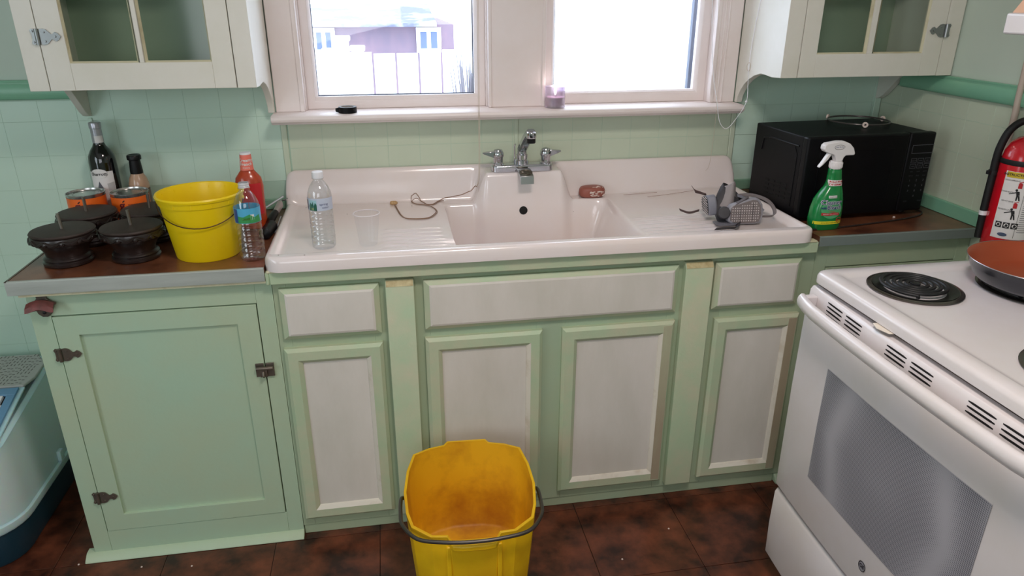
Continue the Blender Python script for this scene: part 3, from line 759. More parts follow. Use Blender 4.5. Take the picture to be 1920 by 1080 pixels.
sa = thing('sauce_bottle', 'small tan sauce bottle with black cap beside the wine bottle', 'bottle', (.178, -.062, CZ))
MB().lathe([(.026, 0), (.029, .004), (.029, .095), (.028, .115), (.024, .130), (.018, .142), (.0165, .150)], 32).build('glass', SAUCE, sa)
MB().lathe([(.0175, .142), (.018, .150), (.0155, .184), (.0195, .186), (.0200, .196), (.018, .1995), (.015, .1985), (.0001, .197)], 32, cap1=False).build('cap', BLACK, sa)
patch(cyl(.0291, .1, .052), -.044, .044, -.045, .045, 18).build('paper_label', SAUCELAB, sa)
patch(cyl(.0291, .1, .099), -.044, .044, -.0012, .0012, 18).build('label_line', INK, sa)
text_on('lettering', 'CAESAR', .008, cyl(.0291, .55, .085, lift=.001), INK, sa) if False else None

def can(loc, label):
    t = thing('tin_can', label, 'can', loc, 0, 'orange pumpkin cans on the left counter')
    MB().lathe([(.0505, 0), (.0515, .003), (.0500, .007), (.0500, .105), (.0515, .109), (.0515, .1125), (.0495, .1125), (.0485, .108), (.0001, .108)], 40, cap1=False).build('tin', TIN, t)
    patch(cyl(.0501, 0, .056), -pi*.05, pi*.05, -.047, .047, 48).build('paper_label', CANO, t)
    MB().lathe([(.035, .1083), (.034, .1092), (.033, .1083)], 32, cap0=False, cap1=False).build('lid_ridge', TIN, t)
    fc_ = cyl(.0501, -.02, .079, lift=.001)
    text_on('letter_mark', 'g', .034, lambda u, v: fc_(u-.008, v+.003), mat('maroon_ink', rgb(110, 24, 30), .5), t, bold=.001)
    poly_on(fc_, [(-.006, .014), (.001, .019), (.0005, .0145), (-.005, .011)]).build('leaf_mark', INK, t)
    text_on('lettering', 'organic', .0085, lambda u, v: fc_(u+.020, v+.005), INK, t)
    text_on('lettering', 'pumpkin', .0085, lambda u, v: fc_(u+.020, v-.006), INK, t)
    return t
can((.056, -.145, CZ), 'orange-labelled tin can behind the back left wooden foot')
can((.176, -.151, CZ), 'orange-labelled tin can on the right, next to the small tan sauce bottle')

bk = thing('bucket', 'small bright yellow plastic bucket with wire handle on the left counter', 'bucket', (.437, -.420, CZ))
ob = [(.079, 0), (.081, .003), (.1005, .145), (.1035, .146), (.1055, .160), (.1085, .161), (.1095, .166), (.107, .170), (.1035, .168), (.100, .150), (.079, .006), (.0001, .005)]
MB().lathe(ob, 56, cap1=False).build('pail', YEL, bk)
rb = MB()
for k in range(14):
    a = 2*pi*k/14; st = len(rb.v); rb.box(-.0009, .0009, -.1055, -.1005, .147, .160); rb.xf(Matrix.Rotation(a, 4, 'Z'), st)
rb.build('rim_ribs', YEL, bk)
pts = []
for k in range(25):
    a = pi*k/24; x_ = -.1062*cos(a); y_ = -.100*sin(a)-.004; z_ = .150-.052*sin(a)**1.2
    rr = max(.0965*z_/.16+.018, 0)
    dd_ = sqrt(x_*x_+y_*y_); need = .081+(.0195/.145)*z_+.0035
    if dd_ < need: x_, y_ = x_*need/dd_, y_*need/dd_
    pts.append((x_, y_, z_))
h = MB().tube(pts, .0014, 6).build('wire_handle', RUSTW, bk); h.rotation_euler = (0, 0, .12)
for s in (-1, 1):
    MB().lathe([(.004, 0), (.004, .006), (.0001, .007)], 12, cap1=False).xf(Matrix.Translation((s*.103, -.004, .150)) @ Matrix.Rotation(s*pi/2, 4, 'Y')).build('handle_boss', YEL, bk)

og = thing('dressing_bottle', 'orange salad dressing bottle with salmon neck band behind the bucket', 'bottle', (.521, -.200, CZ))
rs = []
for z, rx in ((0, .034), (.004, .038), (.09, .0385), (.125, .040), (.150, .036), (.163, .026), (.172, .019), (.180, .017)):
    rs.append([(rx*cos(2*pi*k/32), rx*.72*sin(2*pi*k/32), z) for k in range(32)])
MB().rings(rs).build('bottle_body', ORANGE, og)
MB().lathe([(.0195, .174), (.0185, .178), (.0155, .218)], 28, cap0=False, cap1=False).build('neck_band', PINKLAB, og)
MB().lathe([(.0153, .205), (.0153, .2185), (.0155, .222), (.014, .2235), (.0001, .2235)], 28, cap1=False).build('cap', CAPW, og)
text_on('lettering', 'Creamy', .0125, cyl(.0170, .10, .203, lift=.0009), PAPER, og, bold=.0003)
text_on('lettering', 'French', .0125, cyl(.0172, .10, .192, lift=.0012), PAPER, og, bold=.0003)
text_on('lettering', 'dressing', .006, cyl(.0180, .10, .182, lift=.0014), PAPER, og)
def elf(z0):
    def f_(u, v):
        a = u/.033; return (.0394*sin(a), -.0394*.72*cos(a)-.0012, z0+v)
    return f_
patch(elf(.095), -.030, .036, -.05, .042, 14).build('front_label', REDLAB, og)

def water_bottle(loc, label, rot, cap, wrapf):
    t = thing('water_bottle', label, 'bottle', loc, 0, None, rot)
    prof = [(.026, 0), (.0305, .004)]
    z = .010
    for k in range(7):
        prof += [(.0315, z), (.0315, z+.009), (.0295, z+.011), (.0295, z+.0135)]; z += .0145
    prof += [(.0315, .112), (.0315, .140), (.0300, .152), (.024, .168), (.0165, .179), (.0125, .184), (.0125, .188), (.0152, .1885), (.0152, .1905), (.0120, .191), (.0120, .203)]
    MB().lathe(prof, 36, cap1=False).build('clear_body', PET, t, smooth=50)
    if cap: MB().lathe([(.0145, .1895), (.0150, .191), (.0145, .2055), (.0135, .2065), (.0001, .2065)], 28, cap1=False).build('cap', CAPW, t)
    else: MB().lathe([(.0135, .191), (.0125, .193), (.0135, .195), (.0125, .197), (.0135, .199), (.0125, .2035)], 24, cap0=False, cap1=False).build('screw_neck', mat('frosted_neck', rgb(206, 206, 208), .3), t)
    wrapf(t)
    return t
SKYB = mat('label_sky_blue', rgb(84, 176, 214), .35); LGRN = mat('label_green', rgb(60, 150, 84), .35); LDB = mat('label_dark_blue', rgb(22, 74, 150), .35)
LPALE = mat('label_pale_blue', rgb(164, 206, 214), .35)
def wrapA(t):
    f = cyl(.0317, .0, .125)
    patch(f, -.099, .099, -.021, .0175, 40).build('wrap_label', SKYB, t)
    f = cyl(.0317, .0, .125, lift=.001)
    patch(f, -.034, -.020, -.020, .016, 5).build('blue_panel', LDB, t)
    poly_on(f, [(-.020, -.020), (.040, -.020), (.036, -.001), (.022, -.006), (.010, .003), (-.006, -.004), (-.020, -.002)]).build('hill_print', LGRN, t)
    poly_on(f, [(-.010, -.012), (.014, -.012), (.010, -.006), (-.006, -.007)]).build('meadow_print', mat('label_lime', rgb(130, 190, 80), .4), t)
    patch(f, .012, .021, -.012, .002, 2).build('code_patch', PAPER, t)
def wrapB(t):
    f = cyl(.0317, .25, .125)
    patch(f, -.054, .044, -.0165, .0165, 24).build('wrap_label', mat('label_clear_blue', rgb(196, 204, 220), .3), t)
    f = cyl(.0317, .25, .125, lift=.001)
    patch(f, -.030, -.008, -.016, .012, 5).build('mountain_panel', LPALE, t)
    poly_on(f, [(-.030, -.016), (-.008, -.016), (-.008, .000), (-.012, .006), (-.015, -.002), (-.018, .009), (-.021, .0), (-.025, .006), (-.030, -.003)]).build('forest_print', mat('label_forest', rgb(16, 92, 70), .4), t)
    patch(f, -.026, -.016, -.014, -.008, 3).build('yellow_print', YELINK, t)
    bars = MB()
    for k in range(6):
        q = patch(f, -.044, -.034, -.012+k*.0042, -.0100+k*.0042, 3); bars.add(q.v, q.f)
    bars.build('barcode', INK, t)
    text_on('lettering', 'spring', .009, lambda u, v: f(u+.010, v+.001), BLUEINK, t)
    text_on('lettering', 'water', .008, lambda u, v: f(u+.014, v-.008), BLUEINK, t)
water_bottle((.561, -.487, CZ), 'open clear water bottle without cap, beside the yellow bucket', (0, 0, 0), False, wrapA)
water_bottle((.740, -.445, sink_z(.740, -.445)), 'clear water bottle with white cap standing on the left drainboard', (0, 0, -.2), True, wrapB)

# peeler, scraper and brush between counter and sink
def tool(name, label, cat, loc, rz, ry=0): return thing(name, label, cat, loc, 0, None, (0, ry, rz))
t = tool('vegetable_peeler', 'flat silver metal tool resting slantwise at the top of the utensil pile', 'kitchen tool', (.5275, -.062, .886), radians(0), radians(-31))
MB().box(-.010, .075, -.0095, .0095, 0, .003).build('blade', SILVCAP, t, bevel=.001)
MB().tube([(-.016, -.008, .001), (.078, -.0105, .001)], .0022, 8).build('edge_bar', CAPW, t)
MB().box(-.028, -.009, -.008, .009, -.003, .005).build('grip', BLACK, t, bevel=.002)
t = tool('kitchen_knife', 'silver-handled tool with black sleeve lying in the utensil pile', 'kitchen tool', (.5765, -.160, .897), radians(80), radians(-14))
MB().rings([rrect(0, 0, .010, .007, .005, 0)[:24], rrect(0, 0, .012, .008, .006, .06)[:24]]).xf(Matrix.Rotation(pi/2, 4, 'Y')).build('handle', mat('pale_metal_handle', rgb(176, 164, 162), .35, .4), t)
MB().tube([(-.060, 0, .0), (-.03, 0, .004), (.004, 0, .002)], [.0115, .0115, .0105], 14).build('sleeve', BLACK, t)
MB().tube([(.060, 0, .0), (.080, .002, .001), (.084, -.012, .002), (.092, -.014, .002)], .0028, 8).build('loop', CHROME, t)
t = tool('tongs', 'black ridged grip of a kitchen tool lying against the sink', 'kitchen tool', (.5745, -.290, .8885), radians(84), 0)
pr2 = []
for k in range(15): pr2.append((.0155+.0018*(k % 2), -.045+k*.006))
mb = MB().lathe([(.004, -.052)]+pr2+[(.010, .046)], 20); mb.xf(Matrix.Rotation(pi/2, 4, 'Y')).build('grip', BLACK, t)
MB().tube([(.044, .006, -.004), (.062, .008, .0)], .003, 8).build('prong', BLACK, t)
t = tool('skewer', 'thin pale metal rod leaning at the sink edge', 'kitchen tool', (.5925, -.225, .8845), radians(86), radians(-12))
MB().tube([(-.045, 0, 0), (.045, 0, 0)], .0018, 8).tube([(-.052, 0, 0), (-.044, 0, 0)], .003, 8).build('rod', SILVCAP, t)

# bottle opener on the cabinet face
t = thing('bottle_opener', 'rusty red cast bottle opener screwed under the left counter edge', 'bottle opener', (.058, -.539, .800))
MB().prism([(-.014, .033), (.014, .033), (.011, .016), (.022, .006), (.022, -.010), (.016, -.026), (.006, -.034), (-.006, -.034), (-.015, -.026), (-.020, -.010), (-.020, .006), (-.011, .016)], 'y', -.007, 0).build('back_plate', DARKMETAL, t, bevel=.0015)
rs = []
for k in range(9):
    q = k/8*2-1; x_ = q*.031; zt = .015-.009*q*q
    rs.append([(x_, -.006, zt-.002), (x_*1.02, -.018, zt+.001), (x_*1.04, -.030, zt-.008), (x_*1.05, -.034, -.006-.004*q*q+.003*cos(q*4)), (x_*1.03, -.031, -.007-.004*q*q), (x_, -.026, zt-.011), (x_*.98, -.016, zt-.005), (x_*.97, -.006, zt-.008)])
MB().rings(rs).build('hood_lip', mat('rust_red_paint', rgb(126, 66, 62), .5, .2, c2=rgb(92, 52, 46), scale=30), t)
MB().lathe([(.004, 0), (.004, .002), (.0001, .003)], 10, cap1=False).xf(Matrix.Translation((0, -.007, -.022)) @ Matrix.Rotation(pi/2, 4, 'X')).build('screw', INK, t)

# ------------------------------------------------------------------ things on the sill
t = thing('tape_roll', 'small black tape roll lying on the window sill', 'tape', (.812, -.062, 1.1785))
MB().lathe([(.0265, .0), (.0275, .001), (.0275, .017), (.0265, .018), (.0205, .018), (.0205, 0)], 40, cap0=False, cap1=False).rings([[(-.025, -.012, .001), (-.025, -.012, .017), (-.026, -.008, .017), (-.026, -.008, .001)], [(-.036, -.006, .004), (-.036, -.006, .014), (-.036, -.004, .014), (-.036, -.004, .004)]]).build('tape', BLACKGLOSS, t)
MB().lathe([(.0203, .0005), (.0203, .0175), (.0185, .0175), (.0185, .0005)], 40, cap0=False, cap1=False).build('core', mat('grey_card_core', rgb(150, 146, 142), .7), t)
t = thing('candle', 'lit candle in a lilac glass on the window sill', 'candle', (1.462, -.055, 1.1785))
MB().lathe([(.0305, 0), (.0315, .002), (.0320, .066), (.0300, .066), (.0298, .006), (.0001, .006)], 40, cap1=False).build('glass_cup', LILAC, t)
MB().lathe([(.0292, .007), (.0292, .033), (.0001, .032)], 36, cap1=False).build('wax', WAX, t)
MB().tube([(0, 0, .032), (.001, 0, .040)], .0010, 6).build('wick', INK, t)
FL, nt, p = new_mat('candle_flame'); p.inputs['Emission Color'].default_value = (1, .88, .84, 1); p.inputs['Emission Strength'].default_value = 9
MB().lathe([(.0005, .038), (.0036, .044), (.0042, .049), (.0022, .058), (.0003, .064)], 14).build('flame', FL, t)
pl_ = bpy.data.lights.new('candle_light', 'POINT'); pl_.energy = .06; pl_.color = (1, .85, .85); pl_.shadow_soft_size = .006
po = bpy.data.objects.new('candle_light', pl_); COL.objects.link(po); po.parent = t; po.location = (0, 0, .066)

# ------------------------------------------------------------------ cords of the blinds
pts = [(1.214, -.104, 2.0), (1.213, -.104, 1.6), (1.212, -.1045, 1.30), (1.2115, -.1055, 1.16), (1.2115, -.100, 1.02), (1.212, -.070, .955)]
low = [(1.206, -.050), (1.200, -.043), (1.182, -.043), (1.155, -.046), (1.119, -.048), (1.093, -.050), (1.078, -.058), (1.058, -.092), (1.038, -.091), (1.023, -.055), (1.010, -.044), (.998, -.044), (.990, -.050), (1.001, -.080), (1.029, -.096), (1.049, -.118), (1.062, -.160), (1.056, -.197), (1.029, -.235), (.972, -.234), (.953, -.203), (.943, -.149), (.936, -.095)]
cz = lambda x, y: (x, y, sink_z(x, y)+.0022)
dc = thing('blind_cord', 'thin cord hanging from the left window into the sink, its loop on the left drainboard', 'cord')
lowp = [cz(x, y) for x, y in low]
mb = MB().tube(smooth_pts(pts+lowp[:1], 6), .0007, 5); mb.tube(smooth_pts([(p[0]-.0032, p[1]-.0005, p[2]) for p in pts]+[lowp[0]], 6), .0007, 5)
mb.build('hanging_strand', CORD, dc)
dense = smooth_pts(lowp, 8); dense = [cz(p.x, p.y) for p in dense]
MB().tube(dense, .0013, 6).tube([cz(p[0]+.003, p[1]-.005) for p in dense[40:]], .0010, 6).build('loop', CORDB, dc)
kn = MB()
for k in range(9):
    a = 2*pi*k/9; kn.lathe([(.0001, -.005), (.0048, -.001), (.0042, .004), (.0001, .007)], 7, (.933+.008*cos(a), -.078+.006*sin(a), sink_z(.933, -.078)+.0045), cap0=False, cap1=False)
kn.build('frayed_knot', mat('yellowed_fibre', rgb(196, 160, 116), .8), dc)
dc = thing('blind_cord', 'thin white cord looping at the right window edge beside the microwave', 'cord')
pts = [(2.127, -.308, 2.0)] if False else [(2.0870, -.16, 1.62), (2.0865, -.13, 1.50), (2.0860, -.11, 1.38), (2.0855, -.108, 1.30), (2.0900, -.106, 1.25), (2.092, -.107, 1.19), (2.062, -.1075, 1.135), (2.032, -.107, 1.104), (2.006, -.1065, 1.128), (1.992, -.1055, 1.184), (1.975, -.08, 1.30), (1.968, -.04, 1.52), (1.966, -.028, 1.8)]
MB().tube(smooth_pts(pts, 8), .0011, 6).build('cord_loop', CAPW, dc)
MB().tube(smooth_pts([(1.984, -.030, 1.8), (1.986, -.05, 1.5), (1.990, -.1055, 1.18), (1.989, -.104, 1.0), (1.985, -.085, .96)], 6), .0006, 5).build('hanging_strand', CORD, dc)
MB().lathe([(.0001, -.004), (.004, -.002), (.004, .002), (.0001, .004)], 10, (2.0915, -.107, 1.19), cap0=False, cap1=False).build('knot', CAPW, dc)
pts = [(2.0830, -.112+.013*cos(a), 1.300+.013*sin(a)) for a in [2*pi*k/14 for k in range(14)]]
MB().tube(pts, .0008, 5, closed=True).build('curl', CORD, dc)

# ------------------------------------------------------------------ cup, soap
x_, y_ = .858, -.452
t = thing('plastic_cup', 'clear plastic cup standing on the left drainboard', 'cup', (x_, y_, sink_z(x_, y_)+.002))
MB().lathe([(.0001, .001), (.0225, .0015), (.0240, .004), (.0340, .088)], 36, cap0=False, cap1=False).build('cup_wall', WATERP, t, smooth=50)
MB().lathe([(.0345, .0875), (.0360, .089), (.0345, .0905), (.0335, .089)], 36, cap0=False, cap1=False).build('rim', mat('frosted_rim', rgb(232, 224, 226), .3), t)
x_, y_ = 1.592, -.062
t = thing('soap_bar', 'brown soap bar with white foam on the ledge right of the faucet', 'soap', (x_-.002, -.078, sink_z(x_, -.078)+.003), 0, None, (radians(3), 0, 0))
mb = MB().rings([[(sx*p[0], sx*p[1], z) for p in [(.044*abs(cos(a))**.8*(1 if cos(a) >= 0 else -1), .026*abs(sin(a))**.8*(1 if sin(a) >= 0 else -1)) for a in [2*pi*k/32 for k in range(32)]]] for z, sx in ((0, .86), (.004, .97), (.012, 1.0), (.024, .98), (.030, .90), (.033, .70))])
mb.build('bar', SOAP, t, smooth=60)
fm = MB()
for k in range(26):
    a = -1.9+1.6*random.random(); zz = random.uniform(.006, .022); R = 1.0
    px, py = .0445*cos(a), -.0265*abs(sin(a)); s_ = random.uniform(.002, .0045)
    fm.lathe([(.0001, -.0016), (s_, -.001), (s_*.8, .001), (.0001, .0014)], 7, (px, py, zz), cap0=False, cap1=False, sx=1.4)
for k in range(8):
    fm.tube([(random.uniform(-.005, .034), random.uniform(-.018, -.004), .0335), (random.uniform(.005, .038), random.uniform(-.018, .0), .033)], .0012, 5)
fm.build('foam', SOAPW, t)

# ------------------------------------------------------------------ respirator on the right drainboard
RZ = sink_z(1.95, -.42)
rp = thing('respirator', 'grey half-mask respirator with two filter cartridges on the right drainboard', 'respirator', (1.945, -.405, RZ+.0025))
def cartridge(name, cx, cy, cz, rotz, rotx, m_face, m_rim, scale=1):
    out = [(-.048, -.026), (-.048, .010), (-.040, .020), (.020, .038), (.034, .036), (.046, .020), (.050, -.010), (.044, -.030), (.030, -.034), (-.036, -.034)]
    mb = MB().prism([(a*scale, b_*scale) for a, b_ in out], 'y', 0, .026)
    T_ = Matrix.Translation((cx, cy, cz)) @ Matrix.Rotation(rotz, 4, 'Z') @ Matrix.Rotation(rotx, 4, 'X')
    c = mb.build(name, m_rim, rp, bevel=.005, seg=3); c.matrix_local = T_
    fp = MB().prism([(a*scale*.88, b_*scale*.88) for a, b_ in out], 'y', -.0022, .001).build('grille_face', m_face, c, bevel=.0015)
    g_ = MB()
    for i in range(12):
        for j in range(8):
            a = -.040+i*.0070; b_ = -.026+j*.0075
            if b_ > .016+.016*(a+.03)/.07 or (a > .036 and (b_ > .012 or b_ < -.022)): continue
            g_.add([(a-.0018, -.0023, b_-.0018), (a+.0018, -.0023, b_-.0018), (a+.0018, -.0023, b_+.0018), (a-.0018, -.0023, b_+.0018), (a, -.0045, b_)], [(0, 1, 4), (1, 2, 4), (2, 3, 4), (3, 0, 4)])
    g_.build('grille_studs', mat('stud_grey', rgb(206, 196, 196), .5), c, smooth=0)
    r_ = MB().box(-.043, .044, -.0032, -.0018, -.0035, -.0025).box(-.018, -.017, -.0032, -.0018, -.028, .014).box(.020, .021, -.0032, -.0018, -.028, .026)
    r_.build('grille_ribs', RUBBER_D, c, smooth=0)
    return c
cartridge('filter_cartridge', .010, -.045, .0385, radians(-6), radians(-6), mat('cartridge_taupe', rgb(118, 108, 106), .55), mat('cartridge_body', rgb(150, 148, 156), .4), 1.08)
c2 = cartridge('filter_cartridge', -.085, .030, .046, radians(-100), radians(8), BLACK, SILVERPL, .85); lab(c2, 'black-faced filter cartridge turned away to the left')
# rubber facepiece: loft from centre body upward to open cup edge
rs = []
for k, (cx, cy, cz_, a, b_) in enumerate(((-.058, -.010, .012, .012, .012), (-.050, .000, .020, .026, .026), (-.036, .010, .034, .036, .036), (-.020, .020, .050, .042, .044), (-.004, .030, .068, .044, .050), (.002, .034, .080, .040, .047))):
    ring = []
    for q in range(24):
        th = 2*pi*q/24; px = a*cos(th); py = b_*sin(th)
        ring.append((cx+px*.80+py*.0, cy+py*.62, cz_-px*.55+.012*sin(th)))
    rs.append(ring)
MB().rings(rs, True, True, False).build('face_cup', RUBBER_D, rp, thick=.002, smooth=60)
sh = MB(); vs = []
for j in range(7):
    for i in range(9):
        u_ = i/8; v_ = j/6
        x = -.062+.032*v_+(.066-.026*v_)*u_; z = .050+.068*v_*(1-.45*abs(u_-.62))-.026*u_*(1-v_); y = .006+.030*v_-.026*sin(pi*u_)*(1-.25*v_)
        vs.append((x, y, z))
sh.add(vs, [(j*9+i, j*9+i+1, (j+1)*9+i+1, (j+1)*9+i) for j in range(6) for i in range(8)])
sh.build('nose_seal', RUBBER, rp, thick=.003, sub=1)
YOKE = mat('yoke_grey', rgb(92, 84, 86), .55)
MB().lathe([(.018, 0), (.019, .006), (.016, .011), (.0001, .012)], 24, cap1=False).xf(Matrix.Translation((-.052, -.030, .034)) @ Matrix.Rotation(radians(68), 4, 'X') @ Matrix.Rotation(radians(-18), 4, 'Y')).build('valve_cover', RUBBER_D, rp)
mb = MB().tube(smooth_pts([(-.046, -.022, .040), (-.020, -.030, .058), (.012, -.026, .074), (.018, -.014, .070), (.028, .002, .060)], 6), [.010]*25, 10, flat=(.35, 1)); mb.build('yoke', YOKE, rp)
def strap(pts, w_=.006, m=STRAP, name='strap'):
    P = smooth_pts(pts, 6); v = []; 
    for i, p in enumerate(P):
        t_ = (P[min(i+1, len(P)-1)]-P[max(i-1, 0)]).normalized(); s_ = Vector((0, 0, 1)).cross(t_); s_ = s_.normalized() if s_.length > .01 else Vector((1, 0, 0))
        wv = (Vector((0, 0, 1))*.7+s_*.7).normalized() if name == 'head_strap' else s_*.7+Vector((0, 0, .62)); v += [p+wv*w_, p-wv*w_]
    MB().add(v, [(2*i, 2*i+2, 2*i+3, 2*i+1) for i in range(len(P)-1)]).build(name, m, rp, thick=.0014)
strap([(.022, .035, .066), (.060, .030, .068), (.098, .010, .058), (.112, -.018, .040), (.104, -.040, .022), (.066, -.038, .020)], .006, STRAP, 'head_strap')
strap([(.010, .020, .072), (.045, .012, .058), (.070, -.008, .040), (.074, -.030, .034)], .005, SILVERPL, 'head_strap')
def dr(pts):
    return [(x, y, sink_z(1.945+x, -.405+y)-RZ+.004+dz) for x, y, dz in pts]
strap(dr([(-.012, -.052, .004), (-.035, -.085, .001), (-.066, -.095, .003), (-.105, -.098, .004)]), .0085, RUBBER_D, 'strap_tail')
strap(dr([(-.098, .040, .018), (-.125, .050, .010), (-.148, .070, .014)]), .0075, mat('brown_strap', rgb(84, 64, 62), .7), 'strap_tail')
strap([(-.070, .062, .066), (-.085, .072, .070), (-.102, .072, .076), (-.110, .080, .088)], .0075, mat('brown_strap2', rgb(92, 70, 68), .7), 'strap_tail')
MB().rings([rrect(-.045, -.030, .030, .020, .010, .000), rrect(-.045, -.030, .034, .022, .012, .004)]).build('lower_lip', SILVERPL, rp)
x_, y_ = 1.80, -.06
t = thing('hair_strand', 'two thin loose threads lying on the right drainboard', 'thread')
MB().tube([cz(x, y) for x, y in ((1.70, -.085), (1.76, -.082), (1.82, -.078))], .0006, 4).tube([cz(x, y) for x, y in ((1.77, -.125), (1.84, -.115), (1.90, -.098), (1.95, -.082))], .0006, 4).build('threads', CORDB, t)

# ------------------------------------------------------------------ microwave
mw = thing('microwave', 'black microwave oven in the corner of the right counter', 'microwave', (2.1335, -.420, CZ+.0), radians(3.4))
MWW, MWD, Z0, Z1 = .440, .278, .014, .259
mb = MB().box(.004, MWW-.004, .018, MWD, Z0, Z1-.002).build('housing', mat('black_housing', rgb(9, 9, 13), .5, spec=.2), mw, bevel=.004, seg=2)
MB().box(.0, .348, -.010, .0175, Z0, Z1).build('door', BLACKGLOSS, mw, bevel=.006, seg=3)
MB().box(.349, MWW, -.010, .0175, Z0, Z1).build('control_panel', BLACKGLOSS, mw, bevel=.006, seg=3)
MB().box(.045, .300, -.0108, -.0095, .06, .215).build('door_window', mat('dark_mesh_glass', rgb(8, 9, 13), .4, spec=.2), mw, bevel=.0004)
GREYP = mat('grey_printing', rgb(96, 96, 104), .5); GREYD = mat('dim_grey_printing', rgb(62, 62, 70), .5)
fr_ = frame_sweep(.362, .438, .196, .222, [(0, -.0104), (.0012, -.0104)]); fr_.build('display_frame', GREYP, mw, smooth=0)
fmw = lambda u, v: (u, -.0106, v)
k_ = MB()
for i in range(3):
    for j in range(2):
        q = ring_on(fmw, .376+i*.025, .174-j*.017, .0105, .0065, .0010, 4); 
        q = frame_sweep(.366+i*.0245, .386+i*.0245, .167-j*.017, .181-j*.017, [(0, -.0105), (.0009, -.0105)]); k_.add(q.v, q.f)
k_.build('button_outlines', GREYP, mw, smooth=0)
for i in range(3):
    for j, txt in enumerate(('popcorn potato pizza'.split(), 'reheat drink plate'.split())):
        text_on('button_print', txt[i], .0044, (lambda i, j: lambda u, v: (.376+i*.0245+u, -.0106, .174-j*.017+v))(i, j), GREYP, mw)
for i, j, s_ in [(i, j, str(3*j+i+1)) for j in range(3) for i in range(3)]+[(1, 3, '0')]:
    text_on('key_number', s_, .009, (lambda i, j: lambda u, v: (.376+i*.024+u, -.0106, .112-j*.0165+v))(i, j), GREYP, mw)
for (x, z, s_) in ((.376, .140, 'time'), (.400, .140, 'cook'), (.424, .140, 'power'), (.376, .127, 'defrost'), (.400, .127, 'clock'), (.424, .127, 'timer'), (.374, .046, 'STOP'), (.426, .046, 'START')):
    text_on('button_print', s_, .0055, (lambda x, z: lambda u, v: (x+u, -.0106, z+v))(x, z), GREYD, mw)
ridge = MB().tube([(.0035, .035, .226), (.0035, .190, .226), (.0035, .225, .218), (.0035, .232, .180)], .0026, 8).tube([(.0035, .04, .04), (.0035, .04, .20), (.0035, .055, .222)], .0012, 6)
# on the side wall of the housing
ridge.build('side_ridge', BLACKGLOSS, mw)
vn = MB()
for i in range(5):
    for j in range(4 if i else 3):
        vn.rings([[(.0035, y+.050+i*.032, z+.050+j*.014+.006*(4-i)*.4) for y, z in ((-.010, -.003), (.010, -.003), (.011, 0), (.010, .003), (-.010, .003), (-.011, 0))], [(.0028, y+.050+i*.032, z+.050+j*.014+.006*(4-i)*.4) for y, z in ((-.010, -.003), (.010, -.003), (.011, 0), (.010, .003), (-.010, .003), (-.011, 0))]])
vn.build('side_vents', mat('vent_black', rgb(4, 4, 5), .9), mw)
for x, y in ((.03, .04), (MWW-.03, .04), (.03, MWD-.03), (MWW-.03, MWD-.03)):
    MB().lathe([(.012, 0), (.010, .0145)], 16, (x, y, 0)).build('foot', BLACK, mw)
MB().tube([(.0, -.004, Z1+.0002), (.0, .014, Z1+.0002)], .001, 4) if False else None
# roller ring on top
t = thing('roller_ring', 'thin turntable ring with white rollers lying on top of the microwave', 'roller ring', (2.440, -.205, CZ+Z1-.001), 0.1)
R_ = .093
MB().tube([(R_*cos(2*pi*k/48), R_*sin(2*pi*k/48), .008) for k in range(48)], .0028, 8, closed=True).build('ring', mat('smoky_plastic', rgb(70, 66, 64), .3), t)
for a in (radians(242), radians(2), radians(122)):
    w_ = MB().lathe([(.0035, -.003), (.0085, -.003), (.0085, .003), (.0035, .003)], 20, cap0=False, cap1=False)
    w_.rings([[(.0035*cos(2*pi*k/12), .0035*sin(2*pi*k/12), z) for k in range(12)] for z in (-.003, .003)], True, False, False)
    o = w_.build('roller', mat('white_roller', rgb(224, 206, 196), .4), t)
    o.matrix_local = Matrix.Translation(((R_+.005)*cos(a), (R_+.005)*sin(a), .0090)) @ Matrix.Rotation(a, 4, 'Z') @ Matrix.Rotation(pi/2, 4, 'Y')
# cable in front of the microwave
t = thing('power_cable', 'thin dark cable curving over the right counter in front of the microwave', 'cable')
MB().tube(smooth_pts([(2.135, -.505, .8735), (2.22, -.50, .8735), (2.35, -.478, .8735), (2.46, -.455, .8735), (2.54, -.43, .8735), (2.585, -.40, .8735), (2.592, -.37, .8735), (2.585, -.33, .8735)], 8), .0026, 6).build('cable', mat('brown_black_cable', rgb(44, 34, 32), .5), t)
t = thing('crumb', 'tiny pinkish crumb on the right counter', 'crumb', (2.468, -.425, .8722))
MB().lathe([(.0001, -.002), (.004, -.001), (.0035, .002), (.0001, .0035)], 7, cap0=False, cap1=False).build('crumb', SOAPW, t)

